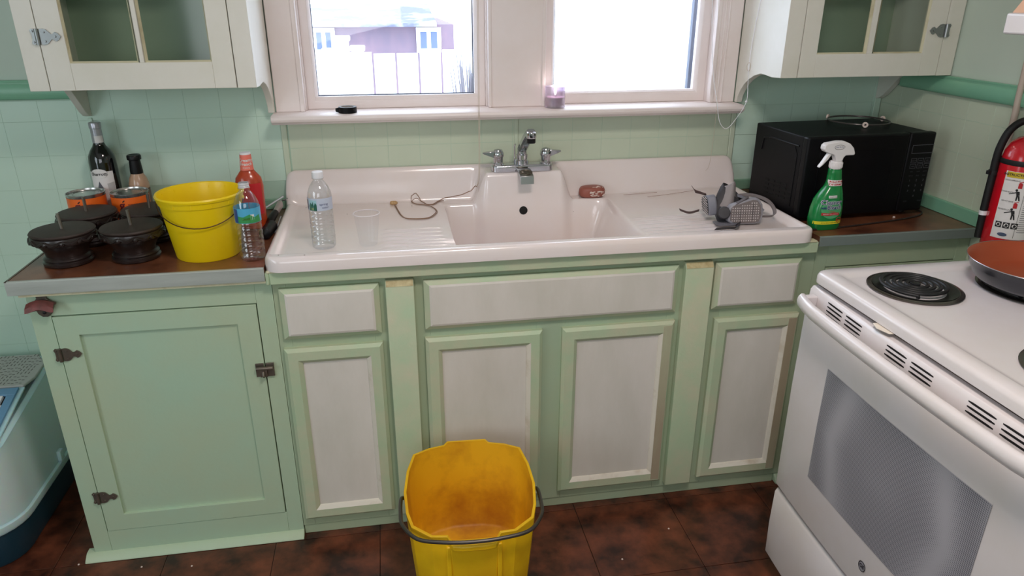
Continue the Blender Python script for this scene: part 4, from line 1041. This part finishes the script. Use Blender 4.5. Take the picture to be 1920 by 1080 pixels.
# ------------------------------------------------------------------ spray bottle
sp = thing('spray_bottle', 'green cleaner spray bottle with white trigger head on the right counter', 'spray bottle', (2.190, -.482, CZ), radians(2))
sp.scale = (1.13, 1.1, 1.05)
rs = []
for z, hx, off, hy in ((0, .038, 0, .024), (.003, .041, 0, .026), (.030, .0425, .000, .0275), (.060, .0415, .001, .0265), (.085, .037, .003, .025), (.105, .029, .007, .022), (.117, .0235, .0095, .019), (.122, .0215, .010, .017), (.135, .0185, .0105, .0155), (.158, .0165, .009, .0145), (.168, .0155, .008, .014), (.172, .012, .008, .012)):
    rs.append([(off+hx*math.copysign(abs(cos(a))**.72, cos(a)), hy*math.copysign(abs(sin(a))**.72, sin(a)), z) for a in [2*pi*k/40 for k in range(40)]])
MB().rings(rs).build('bottle_body', GREENP, sp, smooth=50)
def spf(x, z, lift=.0012):
    zs = [r_[0] for r_ in ((0,), (.03,), (.06,), (.085,), (.105,), (.117,), (.122,), (.135,), (.158,), (.172,))]
    tab = ((0, .038, 0, .024), (.003, .041, 0, .026), (.030, .0425, .000, .0275), (.060, .0415, .001, .0265), (.085, .037, .003, .025), (.105, .029, .007, .022), (.117, .0235, .0095, .019), (.122, .0215, .010, .017), (.135, .0185, .0105, .0155), (.158, .0165, .009, .0145), (.172, .0155, .008, .014))
    for i in range(len(tab)-1):
        if z <= tab[i+1][0] or i == len(tab)-2: break
    a, b_ = tab[i], tab[i+1]; q = (z-a[0])/(b_[0]-a[0]); hx, off, hy = [a[k]+(b_[k]-a[k])*q for k in (1, 2, 3)]
    c_ = min(.999, max(-.999, (x-off)/hx)); c_ = math.copysign(abs(c_)**(1/.72), c_); s_ = sqrt(max(0, 1-c_*c_))
    return (x, -hy*s_**.72-lift, z)
def spatch(x0, x1, z0, z1, m, name, nu=14, nv=3, lift=.0006, slope=0):
    return patch(lambda u, v: spf(u, v+slope*u, lift), x0, x1, z0, z1, nu, nv).build(name, m, sp)
spatch(-.0405, .0415, .018, .027, YELINK, 'yellow_band', 20, 2)
spatch(-.009, .0255, .124, .140, PAPER, 'neck_label', 12, 3)
ring_ = []
poly_on(lambda u, v: spf(u, v, .0005), [(p_[0], p_[1]) for p_ in ell(.001, .060, .029, .026)]).build('glow_print', mat('mid_green_print', rgb(80, 168, 112), .4), sp)
text_on('lettering', 'KILLS 99.9%', .0066, lambda u, v: spf(u+.0085, v+.1355, .0012), REDINK, sp, bold=.0002, shear=.2)
text_on('lettering', 'OF GERMS**', .0066, lambda u, v: spf(u+.0085, v+.1280, .0012), REDINK, sp, bold=.0002, shear=.2)
spatch(-.012, .011, .092, .099, PAPER, 'brand_patch', 6, 1, .0008)
text_on('lettering', 'trueliving', .0052, lambda u, v: spf(u, v+.0955, .0014), INK, sp)
text_on('lettering', 'Cleaner', .0175, lambda u, v: spf(u-.002, v+.080, .0016), PAPER, sp, bold=.0009)
text_on('lettering', 'Cleaner', .0175, lambda u, v: spf(u-.002, v+.080, .0020), BLUEINK, sp, bold=.0002)
text_on('lettering', 'Bleach', .0155, lambda u, v: spf(u+.006, v+.066, .0016), PAPER, sp, bold=.0009)
text_on('lettering', 'Bleach', .0155, lambda u, v: spf(u+.006, v+.066, .0020), BLUEINK, sp, bold=.0002)
text_on('lettering', 'with', .008, lambda u, v: spf(u-.022, v+.065, .0020), BLUEINK, sp, bold=.0003)
text_on('lettering', 'Original', .0052, lambda u, v: spf(u, v+.055, .0018), REDINK, sp)
patch(lambda u, v: spf(u, v+.0008*sin(u*200), .0012), -.027, .023, .0435, .051, 12, 1).build('red_banner', REDINK, sp)
text_on('lettering', 'DISINFECTS & CLEANS', .0042, lambda u, v: spf(u-.002, v+.0473, .0018), PAPER, sp)
text_on('lettering', '32 FL OZ (1 QT) 946 mL', .0048, lambda u, v: spf(u, v+.0225, .0016), INK, sp)
ring_on(lambda u, v: spf(u, v, .0018), .024, .030, .0085, .0075, .0014).build('seal_ring', REDINK, sp)
text_on('lettering', 'BLEACH', .0042, lambda u, v: spf(u+.024, v+.030, .0021), REDINK, sp, bold=.0003)
MB().lathe([(.0150, .170), (.0160, .172), (.0160, .188), (.0140, .191)], 28, (.008, 0, 0)).build('collar', WHITEPL, sp)
rr_ = MB()
for k in range(28):
    a = 2*pi*k/28; rr_.box(-.0006, .0006, .0155, .0168, .174, .187); rr_.xf(Matrix.Translation((.008, 0, 0)) @ Matrix.Rotation(a, 4, 'Z'), len(rr_.v)-8)
rr_.build('collar_ribs', WHITEPL, sp)
hd = [(.002, .190), (-.004, .206), (-.010, .210), (-.020, .213), (-.034, .219), (-.0385, .226), (-.0375, .236), (-.031, .241), (.0, .2455), (.018, .2450), (.034, .238), (.046, .226), (.052, .211), (.050, .206), (.026, .206), (.021, .200), (.019, .190)]
MB().prism(hd, 'y', -.010, .010).build('trigger_head', WHITEPL, sp, bevel=.004, seg=3)
MB().prism([(-.020, .213), (-.011, .211), (-.020, .196), (-.032, .182), (-.041, .174), (-.042, .177), (-.033, .190), (-.027, .201)], 'y', -.006, .006).build('trigger', WHITEPL, sp, bevel=.002)
f = lambda u, v: (u+.004, -.0106, v+.230)
ring_on(f, 0, 0, .0145, .0065, .0008).build('oval_print', INK, sp)
text_on('lettering', 'kills 99.9%', .0052, lambda u, v: (u+.004, -.0106, v+.230), BLUEINK, sp)

# ------------------------------------------------------------------ fire extinguisher on the right wall
ex = thing('fire_extinguisher', 'red fire extinguisher with black hose hanging on the right wall', 'fire extinguisher', (2.597, -.712, .862))
MB().lathe([(.050, 0), (.0555, .004), (.0565, .010), (.0565, .245), (.053, .270), (.044, .290), (.030, .303), (.017, .308), (.015, .322)], 48).build('cylinder', RED, ex)
MB().lathe([(.0570, .236), (.0580, .238), (.0580, .248), (.0570, .250)], 48, cap0=False, cap1=False).build('strap_band', BLACKMAT, ex)
A0 = radians(-32)
fe = cyl(.0567, A0, 0)
patch(fe, -.05, .085, .040, .222, 30).build('paper_label', PAPER, ex)
fe = cyl(.0567, A0, 0, lift=.0012)
patch(fe, -.046, .0, .206, .221, 12).build('heading_band', mat('label_ochre', rgb(206, 178, 40), .5), ex)
fe2 = cyl(.0567, A0, 0, lift=.0018)
text_on('lettering', 'INSTRUCTIONS', .0092, lambda u, v: fe2(u-.022, v+.2135), INK, ex, bold=.0002)
for z, s_ in ((.199, 'HOLD UPRIGHT'), (.168, 'STAND BACK 8 FT'), (.143, 'AIM AT BASE'), (.120, 'SQUEEZE LEVER')):
    text_on('lettering', s_, .0050, (lambda z: lambda u, v: fe2(u-.030, v+z))(z), INK, ex)
ln = MB()
for k in range(24):
    q = patch(fe2, .008, .030+.02*random.random(), .190-k*.0056, .1915-k*.0056, 4, 1); ln.add(q.v, q.f)
ln.build('small_print', mat('grey_text', rgb(130, 124, 128), .6), ex, smooth=0)
bl = MB()
for z, h_ in ((.2, .004), (.148, .003)):
    q = patch(fe2, .006, .078, z, z+h_, 10, 1); bl.add(q.v, q.f)
q = patch(fe2, .003, .0038, .045, .222, 1, 1); bl.add(q.v, q.f); bl.build('heading_bars', INK, ex, smooth=0)
def man(z, m, sgn=1):
    mb = MB(); 
    for pl in ([(-.004, .012), (.004, .012), (.006, .002), (-.001, .0)], [(-.001, .001), (.003, .001), (.002, -.013), (-.001, -.013)], [(.002, .001), (.006, .001), (.009, -.013), (.006, -.013)], [(-.003, .010), (-.018, .004), (-.018, .002), (-.003, .007)]):
        q = poly_on(lambda u, v: fe2(u-.012, v+z), pl); mb.add(q.v, q.f)
    q = poly_on(lambda u, v: fe2(u-.012, v+z), ell(-.003, .015, .003, .003, 10)); mb.add(q.v, q.f)
    return mb
man(.160, INK).build('figure_print', INK, ex, smooth=0); man(.108, INK).build('figure_print', INK, ex, smooth=0)
for z in (.188, .134):
    mb = MB(); q = poly_on(lambda u, v: fe2(u-.010, v+z), [(-.004, -.008), (.005, -.008), (.005, .004), (.002, .007), (-.002, .007), (-.004, .004)]); mb.add(q.v, q.f)
    q = poly_on(lambda u, v: fe2(u-.010, v+z), [(-.004, .008), (.006, .011), (.006, .009), (-.003, .007)]); mb.add(q.v, q.f); mb.build('extinguisher_print', REDINK, ex, smooth=0)
for k in range(3):
    fs_ = (lambda k: lambda u, v: fe2(u-.036+k*.018, v+.078))(k)
    frame_ = MB(); q1 = poly_on(fs_, [(-.0075, -.008), (.0075, -.008), (.0075, .008), (-.0075, .008)]); frame_.add(q1.v, q1.f); frame_.build('class_square', INK, ex, smooth=0)
    fs3 = (lambda k: lambda u, v: cyl(.0567, A0, 0, lift=.0024)(u-.036+k*.018, v+.078))(k)
    poly_on(fs3, ell(0, 0, .0055, .0055, 12)).build('class_disc', PAPER, ex, smooth=0)
    poly_on((lambda k: lambda u, v: cyl(.0567, A0, 0, lift=.003)(u-.036+k*.018, v+.078))(k), [(-.003, -.004), (.003, -.003), (.004, .001), (.001, .004), (-.002, .003)]).build('class_symbol', INK, ex, smooth=0)
poly_on(fe2, ell(-.022, .052, .011, .005, 20)).build('maker_oval', mat('label_steel_blue', rgb(70, 84, 110), .5), ex, smooth=0)
MB().lathe([(.0145, .318), (.0145, .345), (.011, .350)], 20).build('valve', mat('valve_grey', rgb(130, 124, 120), .35, .8), ex)
MB().lathe([(.0001, -.006), (.015, -.006), (.017, 0), (.015, .006), (.0001, .006)], 24, cap0=False, cap1=False).xf(Matrix.Translation((-.018, -.016, .335)) @ Matrix.Rotation(radians(75), 4, 'X')).build('pressure_gauge', RED, ex)
MB().lathe([(.012, 0), (.012, .001)], 20).xf(Matrix.Translation((-.019, -.0225, .337)) @ Matrix.Rotation(radians(75), 4, 'X')).build('gauge_dial', PAPER, ex)
MB().prism([(-.060, .352), (.012, .352), (.012, .358), (-.055, .366), (-.062, .360)], 'y', -.008, .008).xf(Matrix.Rotation(radians(120), 4, 'Z')).build('lever', BLACKMAT, ex, bevel=.001)
MB().tube(smooth_pts([(.010, .0, .330), (.000, .014, .345), (-.016, .028, .342), (-.038, .036, .318), (-.050, .040, .275), (-.051, .042, .235), (-.049, .043, .197), (-.049, .043, .123), (-.047, .043, .061), (-.046, .042, .020)], 8), .0098, 14).build('hose', BLACKMAT, ex)
MB().tube([(-.0485, .043, .098), (-.0480, .043, .086)], .0108, 14).build('hose_ring', CAPW, ex)
MB().lathe([(.0125, -.006), (.0125, .006)], 14, (-.049, .043, .205)).box(-.066, -.047, .037, .049, .200, .210).build('hose_clip', BLACKMAT, ex)
MB().box(.030, .0590, -.012, .012, .20, .26).build('wall_bracket', BLACKMAT, ex)
# pipe above it
t = thing('wall_pipe', 'thin beige pipe running up the right wall behind the extinguisher', 'pipe', (2.638, -.598, 0))
MB().tube(smooth_pts([(0, 0, 1.06), (0, 0, 1.2), (.0, .003, 1.28), (.0, .005, 1.5), (0, .005, 1.9)], 5), .0085, 12).build('pipe', mat('beige_pipe', rgb(196, 180, 166), .5), t)
for z in (1.07, 1.7): MB().lathe([(.0105, z), (.0105, z+.012)], 12).box(0, .0195, -.005, .005, z, z+.012).build('pipe_clip', STEEL, t)

# ------------------------------------------------------------------ stove
st = thing('stove', 'white electric coil stove at the right with a wide oven window', 'stove')
SXF, SYL, SYR, SXB = 1.898, -.908, -1.670, 2.560
CT = .914
MB().box(1.935, SXB, SYR+.004, SYL-.004, .03, .885).build('body', STOVE_W, st, bevel=.003)
# cooktop: raised rim around a shallow well
rs = []
def rr(i, z): return rrect((SXF+SXB)/2, (SYL+SYR)/2, (SXB-SXF)/2-i, (SYL-SYR)/2-i, max(.028-i*.3, .014), z, 6)
MB().rings([rr(.006, .886), rr(.0, .888), rr(.0, .904), rr(.003, .911), rr(.009, .9145), rr(.036, .9145), rr(.042, .9125), rr(.050, .9090), rr(.056, .9085)]).build('cooktop', STOVE_W, st, smooth=50)
BK = mat('back_console', rgb(224, 218, 220), .3)
MB().prism([(2.545, .90), (2.545, .93), (2.575, 1.06), (2.640, 1.06), (2.640, .90)], 'y', SYR+.002, SYL-.25).build('back_console', STOVE_W, st, bevel=.006, seg=3) if False else None
WELL = .9087
def burner(x, y, R, ncoil, rot):
    t_ = MB().lathe([(R+.006, .0), (R+.008, .0025), (R+.001, .005), (R-.008, .003), (R-.020, -.002), (R-.045, -.006), (.0001, -.007)], 56, cap0=False, cap1=False)
    b_ = t_.build('burner', mat('drip_bowl_ring', rgb(120, 112, 106), .22, .9), st, smooth=60); b_.location = (x, y, WELL+.001)
    MB().lathe([(R-.003, .0046), (R-.010, .0034), (R-.022, -.0012), (R-.045, -.005), (.0001, -.006)], 48, cap0=False, cap1=False).build('drip_bowl', mat('burnt_black', rgb(14, 12, 12), .32), b_, smooth=60).location = (0, 0, .0008)
    pts = []; N = int(ncoil*40); r0 = .015; r1 = R-.018
    for k in range(N+1):
        a = rot+2*pi*ncoil*k/N; r_ = r0+(r1-r0)*k/N; pts.append((r_*cos(a), r_*sin(a), .0105))
    pts += [(pts[-1][0]*1.06, pts[-1][1]*1.06, .006)]
    MB().tube(pts, .0046, 8, flat=(.8, 1)).build('coil', mat('coil_black', rgb(26, 25, 27), .42), b_)
    MB().lathe([(.0105, .004), (.0105, .0125), (.009, .0135), (.0001, .0135)], 20, cap1=False).build('coil_cap', mat('coil_centre', rgb(40, 40, 44), .35, .5), b_)
    return b_
burner(2.060, -1.047, .090, 4.5, 1.0)
burner(2.325, -1.095, .110, 5.5, .5)
burner(2.100, -1.455, .106, 5.5, 2.0)
burner(2.360, -1.465, .088, 4.5, .2)
# oven door, slightly bowed front
def bow(y): 
    q = (y-(SYL+SYR)/2)/((SYL-SYR)/2); return -.012*(1-q*q)
dy0, dy1 = SYR+.004, SYL-.006
NB = 14; ys = [dy0+(dy1-dy0)*i/NB for i in range(NB+1)]
prof = [(1.930, .302), (1.896, .302), (1.891, .308), (1.889, .60), (1.891, .800), (1.893, .832), (1.896, .868), (1.902, .876), (1.930, .878)]
rs = [[(px+(bow(y) if px < 1.92 else 0), y, pz) for px, pz in prof] for y in ys]
door = MB().rings(rs, closed=True).build('oven_door', STOVE_W, st, smooth=50, bevel=.0015)
def onf(y, z, lift=.0008):   # point on the door front
    for i in range(len(prof)-1):
        if prof[i][1] <= z <= prof[i+1][1] and prof[i][0] < 1.92: break
    a, b_ = prof[i], prof[i+1]; q = (z-a[1])/(b_[1]-a[1]+1e-9)
    return (a[0]+(b_[0]-a[0])*q+bow(y)-lift, y, z)
pp = []
for (cy, cz_, a0) in ((-1.053-.010, .722-.010, 0), (-1.528+.010, .722-.010, 90), (-1.528+.010, .430+.010, 180), (-1.053-.010, .430+.010, 270)):
    for k in range(5):
        a = radians(a0+90*k/4); pp.append((cy+.010*cos(a), cz_+.010*sin(a)))
NW = 12
ow = MB(); vs = []
for j in range(3):
    for i in range(NW+1):
        y = -1.050+(-1.531+1.050)*i/NW; z = .430+(.726-.430)*j/2; vs.append(onf(y, z, .0010))
ow.add(vs, [(j*(NW+1)+i, j*(NW+1)+i+1, (j+1)*(NW+1)+i+1, (j+1)*(NW+1)+i) for j in range(2) for i in range(NW)])
ow.build('oven_window', GREYGLASS, door)
# vents
VENTD = mat('vent_dark', rgb(18, 14, 16), .9)
for g0 in (-.992, -1.208, -1.425):
    for half in (0, 1):
        for r_ in range(4):
            a = g0-half*.073-.004; c = a-.060; z = .866-r_*.0095
            P = []
            for q in range(7):
                y = a+(c-a)*q/6; P.append(onf(y, z, .0004))
            ring = [[(p[0], p[1], p[2]+dz) for dz in (0,)] for p in P]
            v = []
            for q, p in enumerate(P):
                hh_ = .0022 if 0 < q < 6 else .0012
                v += [(p[0], p[1], p[2]+hh_), (p[0], p[1], p[2]-hh_)]
            MB().add(v, [(2*q, 2*q+1, 2*q+3, 2*q+2) for q in range(6)]).build('vent_slot', VENTD, door)
# handle: wide bar bowed outwards
P = []; 
for i in range(21):
    q = i/20; y = -.936+(-1.642+.936)*q; P.append((1.853+bow(y)*1.1+(.012 if i in (0, 20) else (.004 if i in (1, 19) else 0)), y, .850))
rs = []
for p in P:
    rs.append([(p[0]+a, p[1], p[2]+b_) for a, b_ in ((.010, .010), (.004, .0155), (-.004, .016), (-.010, .010), (-.0125, .001), (-.011, -.010), (-.004, -.017), (.004, -.016), (.008, -.008), (.010, .002))])
hnd = MB().rings(rs).build('handle', STOVE_W, st, smooth=60)
for ya in (-.955, -1.640): MB().box(1.862, 1.892, ya, ya+.017, .838, .864).build('handle_post', STOVE_W, hnd, bevel=.003)
# recess between cooktop and door, its shade painted as a dark brown strip
MB().box(1.912, 1.936, SYR+.01, SYL-.012, .872, .8855).build('gap_shadow_strip', mat('gap_shade_metal', rgb(112, 98, 90), .45, .5, c2=rgb(70, 60, 54), scale=20), st)
MB().rings([[(1.890, -1.152, .8865), (1.902, -1.152, .8865), (1.902, -1.152, .8835), (1.890, -1.152, .8845)], [(1.883, -1.175, .8865), (1.902, -1.175, .8865), (1.902, -1.175, .8825), (1.883, -1.175, .8840)], [(1.891, -1.204, .8865), (1.902, -1.204, .8865), (1.902, -1.204, .8835), (1.891, -1.204, .8845)]]).build('door_lock_tab', mat('ivory_tab', rgb(226, 216, 200), .4), st, bevel=.001)
# drawer
rs = [[(px+(bow(y) if px < 1.92 else 0), y, pz) for px, pz in ((1.930, .075), (1.897, .075), (1.893, .080), (1.890, .180), (1.892, .282), (1.898, .292), (1.930, .292))] for y in ys]
dwr = MB().rings(rs).build('drawer', STOVE_W, st, smooth=50, bevel=.0015)
MB().box(1.900, 1.936, SYR+.006, SYL-.008, .290, .304).build('seam_strip', mat('seam_grey', rgb(120, 112, 108), .5, .4), st)
MB().box(1.95, 2.54, SYR+.02, SYL-.02, .001, .075).build('base_plinth', STOVE_DIM, st)
# emblem
em = lambda u, v: onf(-1.289-u, .372+v, .0010)
poly_on(em, ell(0, 0, .0105, .0115, 28)).build('emblem_disc', mat('emblem_grey', rgb(150, 148, 156), .4), door)
em2 = lambda u, v: onf(-1.289-u, .372+v, .0016)
ring_on(em2, 0, 0, .0115, .0125, .0018).build('emblem_ring', INK, door)
text_on('emblem_letters', 'GE', .0125, em2, INK, door, bold=.0003)

# frying pan on the rear left burner
pn = thing('frying_pan', 'dark frying pan with copper-coloured inside on the rear left burner', 'frying pan', (2.318, -1.106, WELL+.0175))
MB().lathe([(.0001, 0), (.112, 0), (.122, .003), (.132, .012), (.142, .034), (.1475, .050), (.1490, .0515)], 64, cap0=False, cap1=False).build('outer_shell', NAVYPAN, pn, smooth=50)
MB().lathe([(.1480, .0512), (.1455, .0500), (.139, .034), (.128, .013), (.118, .005), (.0001, .0042)], 64, cap0=False, cap1=False).build('copper_coating', COPPER, pn, smooth=50)
MB().lathe([(.1475, .0508), (.1490, .0520), (.1496, .0512), (.1486, .0500)], 64, cap0=False, cap1=False).build('bright_rim', STEEL, pn)
a = radians(-50)
MB().tube([(.144*cos(a), .144*sin(a), .040), (.19*cos(a), .19*sin(a), .052), (.27*cos(a), .27*sin(a), .062), (.31*cos(a), .31*sin(a), .062)], [.009, .010, .012, .011], 12, flat=(.6, 1.2)).build('pan_handle', BLACKMAT, pn)

# range hood
hd_ = thing('range_hood', 'white range hood with peach top at the upper right', 'range hood')
MB().box(2.2505, 2.6565, SYR, SYL, 1.436, 1.479).build('hood_body', STOVE_W, hd_, bevel=.005, seg=3)
MB().prism([(2.256, 1.478), (2.6565, 1.478), (2.6565, 1.70), (2.42, 1.70)], 'y', SYR+.006, SYL-.006).build('hood_top', PEACH, hd_, bevel=.003)

# ------------------------------------------------------------------ litter box
lbx = thing('litter_box', 'covered cat litter box with pale hood and dark teal base at the left wall', 'litter box', (-.350, -.300, 0))
HX, HY = .198, .282
MB().rings([rrect(0, 0, HX-.030, HY-.035, .10, .001, 8), rrect(0, 0, HX-.026, HY-.030, .10, .01, 8), rrect(0, 0, HX-.008, HY-.008, .12, .125, 8)]).build('base_tray', TEAL, lbx, smooth=50)
MB().rings([rrect(0, 0, HX, HY, .125, .122, 8), rrect(0, 0, HX+.003, HY+.003, .127, .128, 8), rrect(0, 0, HX+.003, HY+.003, .127, .146, 8), rrect(0, 0, HX-.002, HY-.002, .122, .150, 8)]).build('hood_rim', LITW, lbx, smooth=50)
# hood: rings rising with shrinking and a front slope
rs = []
N_ = 36
base = rrect(0, 0, HX-.004, HY-.004, .120, .150, 8)
def hood_ring(v):
    out = []
    for (x, y, z) in base:
        ztop = .432 if y > .03 else .432-.30*(.03-y)
        sh = 1-.05*v**2
        zz = .150+(ztop-.150)*v
        out.append((x*sh, y*sh, zz))
    return out
MB().rings([hood_ring(v) for v in (0, .2, .4, .6, .8, .92, .98)], True, False, False).build('hood', LITW, lbx, smooth=50)
top = hood_ring(.98)
def inset(ring, k, dz, cx=0, cy=0): return [((x-cx)*k+cx, (y-cy)*k+cy, z+dz) for x, y, z in ring]
MB().rings([top, inset(top, .965, .006), inset(top, .93, .008)], True, False, False).build('hood_edge', LITW, lbx, smooth=50)
tm = MB(); tm.add(top, [(i, i+1, 16-i, 17-i) for i in range(8)]+[(35, 0, 17, 18)]+[(35-j, 34-j, 19+j, 18+j) for j in range(8)])
tm.build('hood_top', LITW, lbx, smooth=50)
# top surface split: grey perforated lid (rear) and blue frame with opening (front slope)
def ztop(y, e=0): return (.432 if y > .03 else .432-.30*(.03-y))+e
MB().prism([(-.168, .028), (.168, .028), (.180, .08), (.172, .17), (.125, .240), (-.125, .240), (-.172, .17), (-.180, .08)], 'z', .4315, .4400).build('vent_lid', LITG, lbx, bevel=.003)
sl = MB()
for j in range(10):
    for i in range(29):
        x = -.152+i*.0108; y = .040+j*.020+.004*(i % 2)
        if abs(x) > .155 or y > .225 or abs(x) > .36-y: continue
        if (i//5+j//3) % 2: sl.box(x, x+.007, y, y+.0035, .4395, .4404)
        else: sl.box(x, x+.0028, y, y+.012, .4395, .4404)
sl.build('lid_slots', mat('slot_grey', rgb(118, 116, 112), .8), lbx, smooth=0)
def slope_plate(name, x0, x1, y0, y1, e0, e1, m, par):
    mb = MB(); mb.rings([[(x0, y, ztop(y, e)), (x1, y, ztop(y, e))] for y, e in ((y0, e0), (y1, e0), (y1, e1), (y0, e1))], closed=False, loop=True)
    mb.add([(x0, y0, ztop(y0, e0)), (x0, y1, ztop(y1, e0)), (x0, y1, ztop(y1, e1)), (x0, y0, ztop(y0, e1))], [(0, 1, 2, 3)])
    mb.add([(x1, y0, ztop(y0, e0)), (x1, y1, ztop(y1, e0)), (x1, y1, ztop(y1, e1)), (x1, y0, ztop(y0, e1))], [(3, 2, 1, 0)])
    return mb.build(name, m, par, bevel=.002)
slope_plate('front_plate', -.172, .172, -.235, .026, .000, .005, LITW, lbx)
df = None
for x0, x1, y0, y1 in ((-.160, .160, -.010, .018), (.138, .160, -.215, -.010), (-.160, -.138, -.215, -.010), (-.160, .160, -.228, -.215)):
    slope_plate('door_frame', x0, x1, y0, y1, .004, .012, BLUEPL, lbx)
slope_plate('entry_opening', -.138, .138, -.215, -.010, .0045, .0058, BLACKHOLE, lbx)
for x0, x1, y0, y1 in ((-.138, .115, -.020, -.010), (.108, .130, -.055, -.014), (.129, .138, -.200, -.050)):
    slope_plate('door_clip', x0, x1, y0, y1, .005, .014, CAPW, lbx)
MB().box(HX-.010, HX+.006, .05, .075, .15, .185).build('side_latch', LITW, lbx, bevel=.003)

# ------------------------------------------------------------------ mop bucket
mk = thing('mop_bucket', 'large worn yellow mop bucket with wire handle on the floor in front', 'mop bucket', (1.082, -.815, 0), radians(-3))
mk.scale = (.975, .88, 1)
def mring(s, zf, flare=0):
    """outline of the bucket at scale s; zf(x,y)->z"""
    pts = [(-.150, -.075), (-.138, -.130), (-.095, -.172), (-.060, -.176), (-.052, -.184), (.052, -.184), (.060, -.176), (.095, -.172), (.138, -.130), (.150, -.075), (.156, 0), (.150, .085), (.134, .140), (.095, .168), (.058, .180), (.048, .186), (-.048, .186), (-.058, .180), (-.095, .168), (-.134, .140), (-.150, .085), (-.156, 0)]
    return [(x*s*1.13, y*s, zf(x, y)) for x, y in pts]
def rimz(x, y):
    if y < -.16: return .300-(.012 if abs(x) < .056 else 0)
    if y < -.10: return .304
    if y < .06: return .306+(y+.075)*.2
    if y < .13: return .331
    return .350+(.008 if abs(x) < .05 else 0)
mk_out = [mring(.84, lambda x, y: .004), mring(.86, lambda x, y: .012), mring(.93, lambda x, y: rimz(x, y)*.5), mring(1.0, rimz)]
mk_in = [mring(.958, rimz), mring(.905, lambda x, y: rimz(x, y)*.5), mring(.83, lambda x, y: .090), mring(.78, lambda x, y: .084), mring(.3, lambda x, y: .084)]
MB().rings(mk_out+mk_in[:1], True, True, False).build('outer_shell', MOPY, mk, smooth=40, bevel=.0015)
MB().rings(mk_in, True, False, True).build('inner_wall', MOPIN, mk, smooth=55)
MB().prism([(-.060, -.188), (-.054, -.200), (-.030, -.205), (.030, -.205), (.054, -.200), (.060, -.188), (.055, -.178), (-.055, -.178)], 'z', .272, .287).build('pouring_lip', MOPY, mk, bevel=.003)
for x0 in (-.070, .058):
    MB().box(x0, x0+.012, -.180, -.166, .02, .270).build('rib', MOPY, mk, bevel=.003)
hp = smooth_pts([(-.174, .030, .280), (-.184, .010, .294), (-.184, -.060, .302), (-.177, -.120, .304), (-.140, -.180, .304), (-.075, -.203, .305), (0, -.210, .305), (.075, -.203, .305), (.140, -.180, .304), (.177, -.120, .304), (.184, -.060, .302), (.184, .010, .294), (.174, .030, .280)], 6)
MB().tube(hp, .0052, 10).build('wire_handle', WIRE, mk)
for s in (-1, 1):
    MB().lathe([(.014, 0), (.014, .010), (.0001, .011)], 16, cap1=False).xf(Matrix.Translation((s*.166, .030, .276)) @ Matrix.Rotation(s*pi/2, 4, 'Y')).build('handle_boss', MOPY, mk)

# light specks on the floor
for k, (x, y) in enumerate(((.30, -.62), (-.02, -.56), (.16, -.60), (1.52, -.80), (1.70, -.70))):
    o = MB().lathe([(.0001, 0), (.003, .0), (.002, .002), (.0001, .0025)], 7, cap0=False, cap1=False).build('crumb', SOAPW); o.location = (x, y, .0006)
    tag(o, ('pale floor crumb under the middle of the left cabinet door', 'leftmost pale floor crumb, between litter box and left cabinet', 'pale floor crumb near the left end of the left cabinet base', 'pale floor crumb in front of the third sink cabinet door', 'pale floor crumb nearest the stove')[k], 'crumb', 'crumbs on the floor')
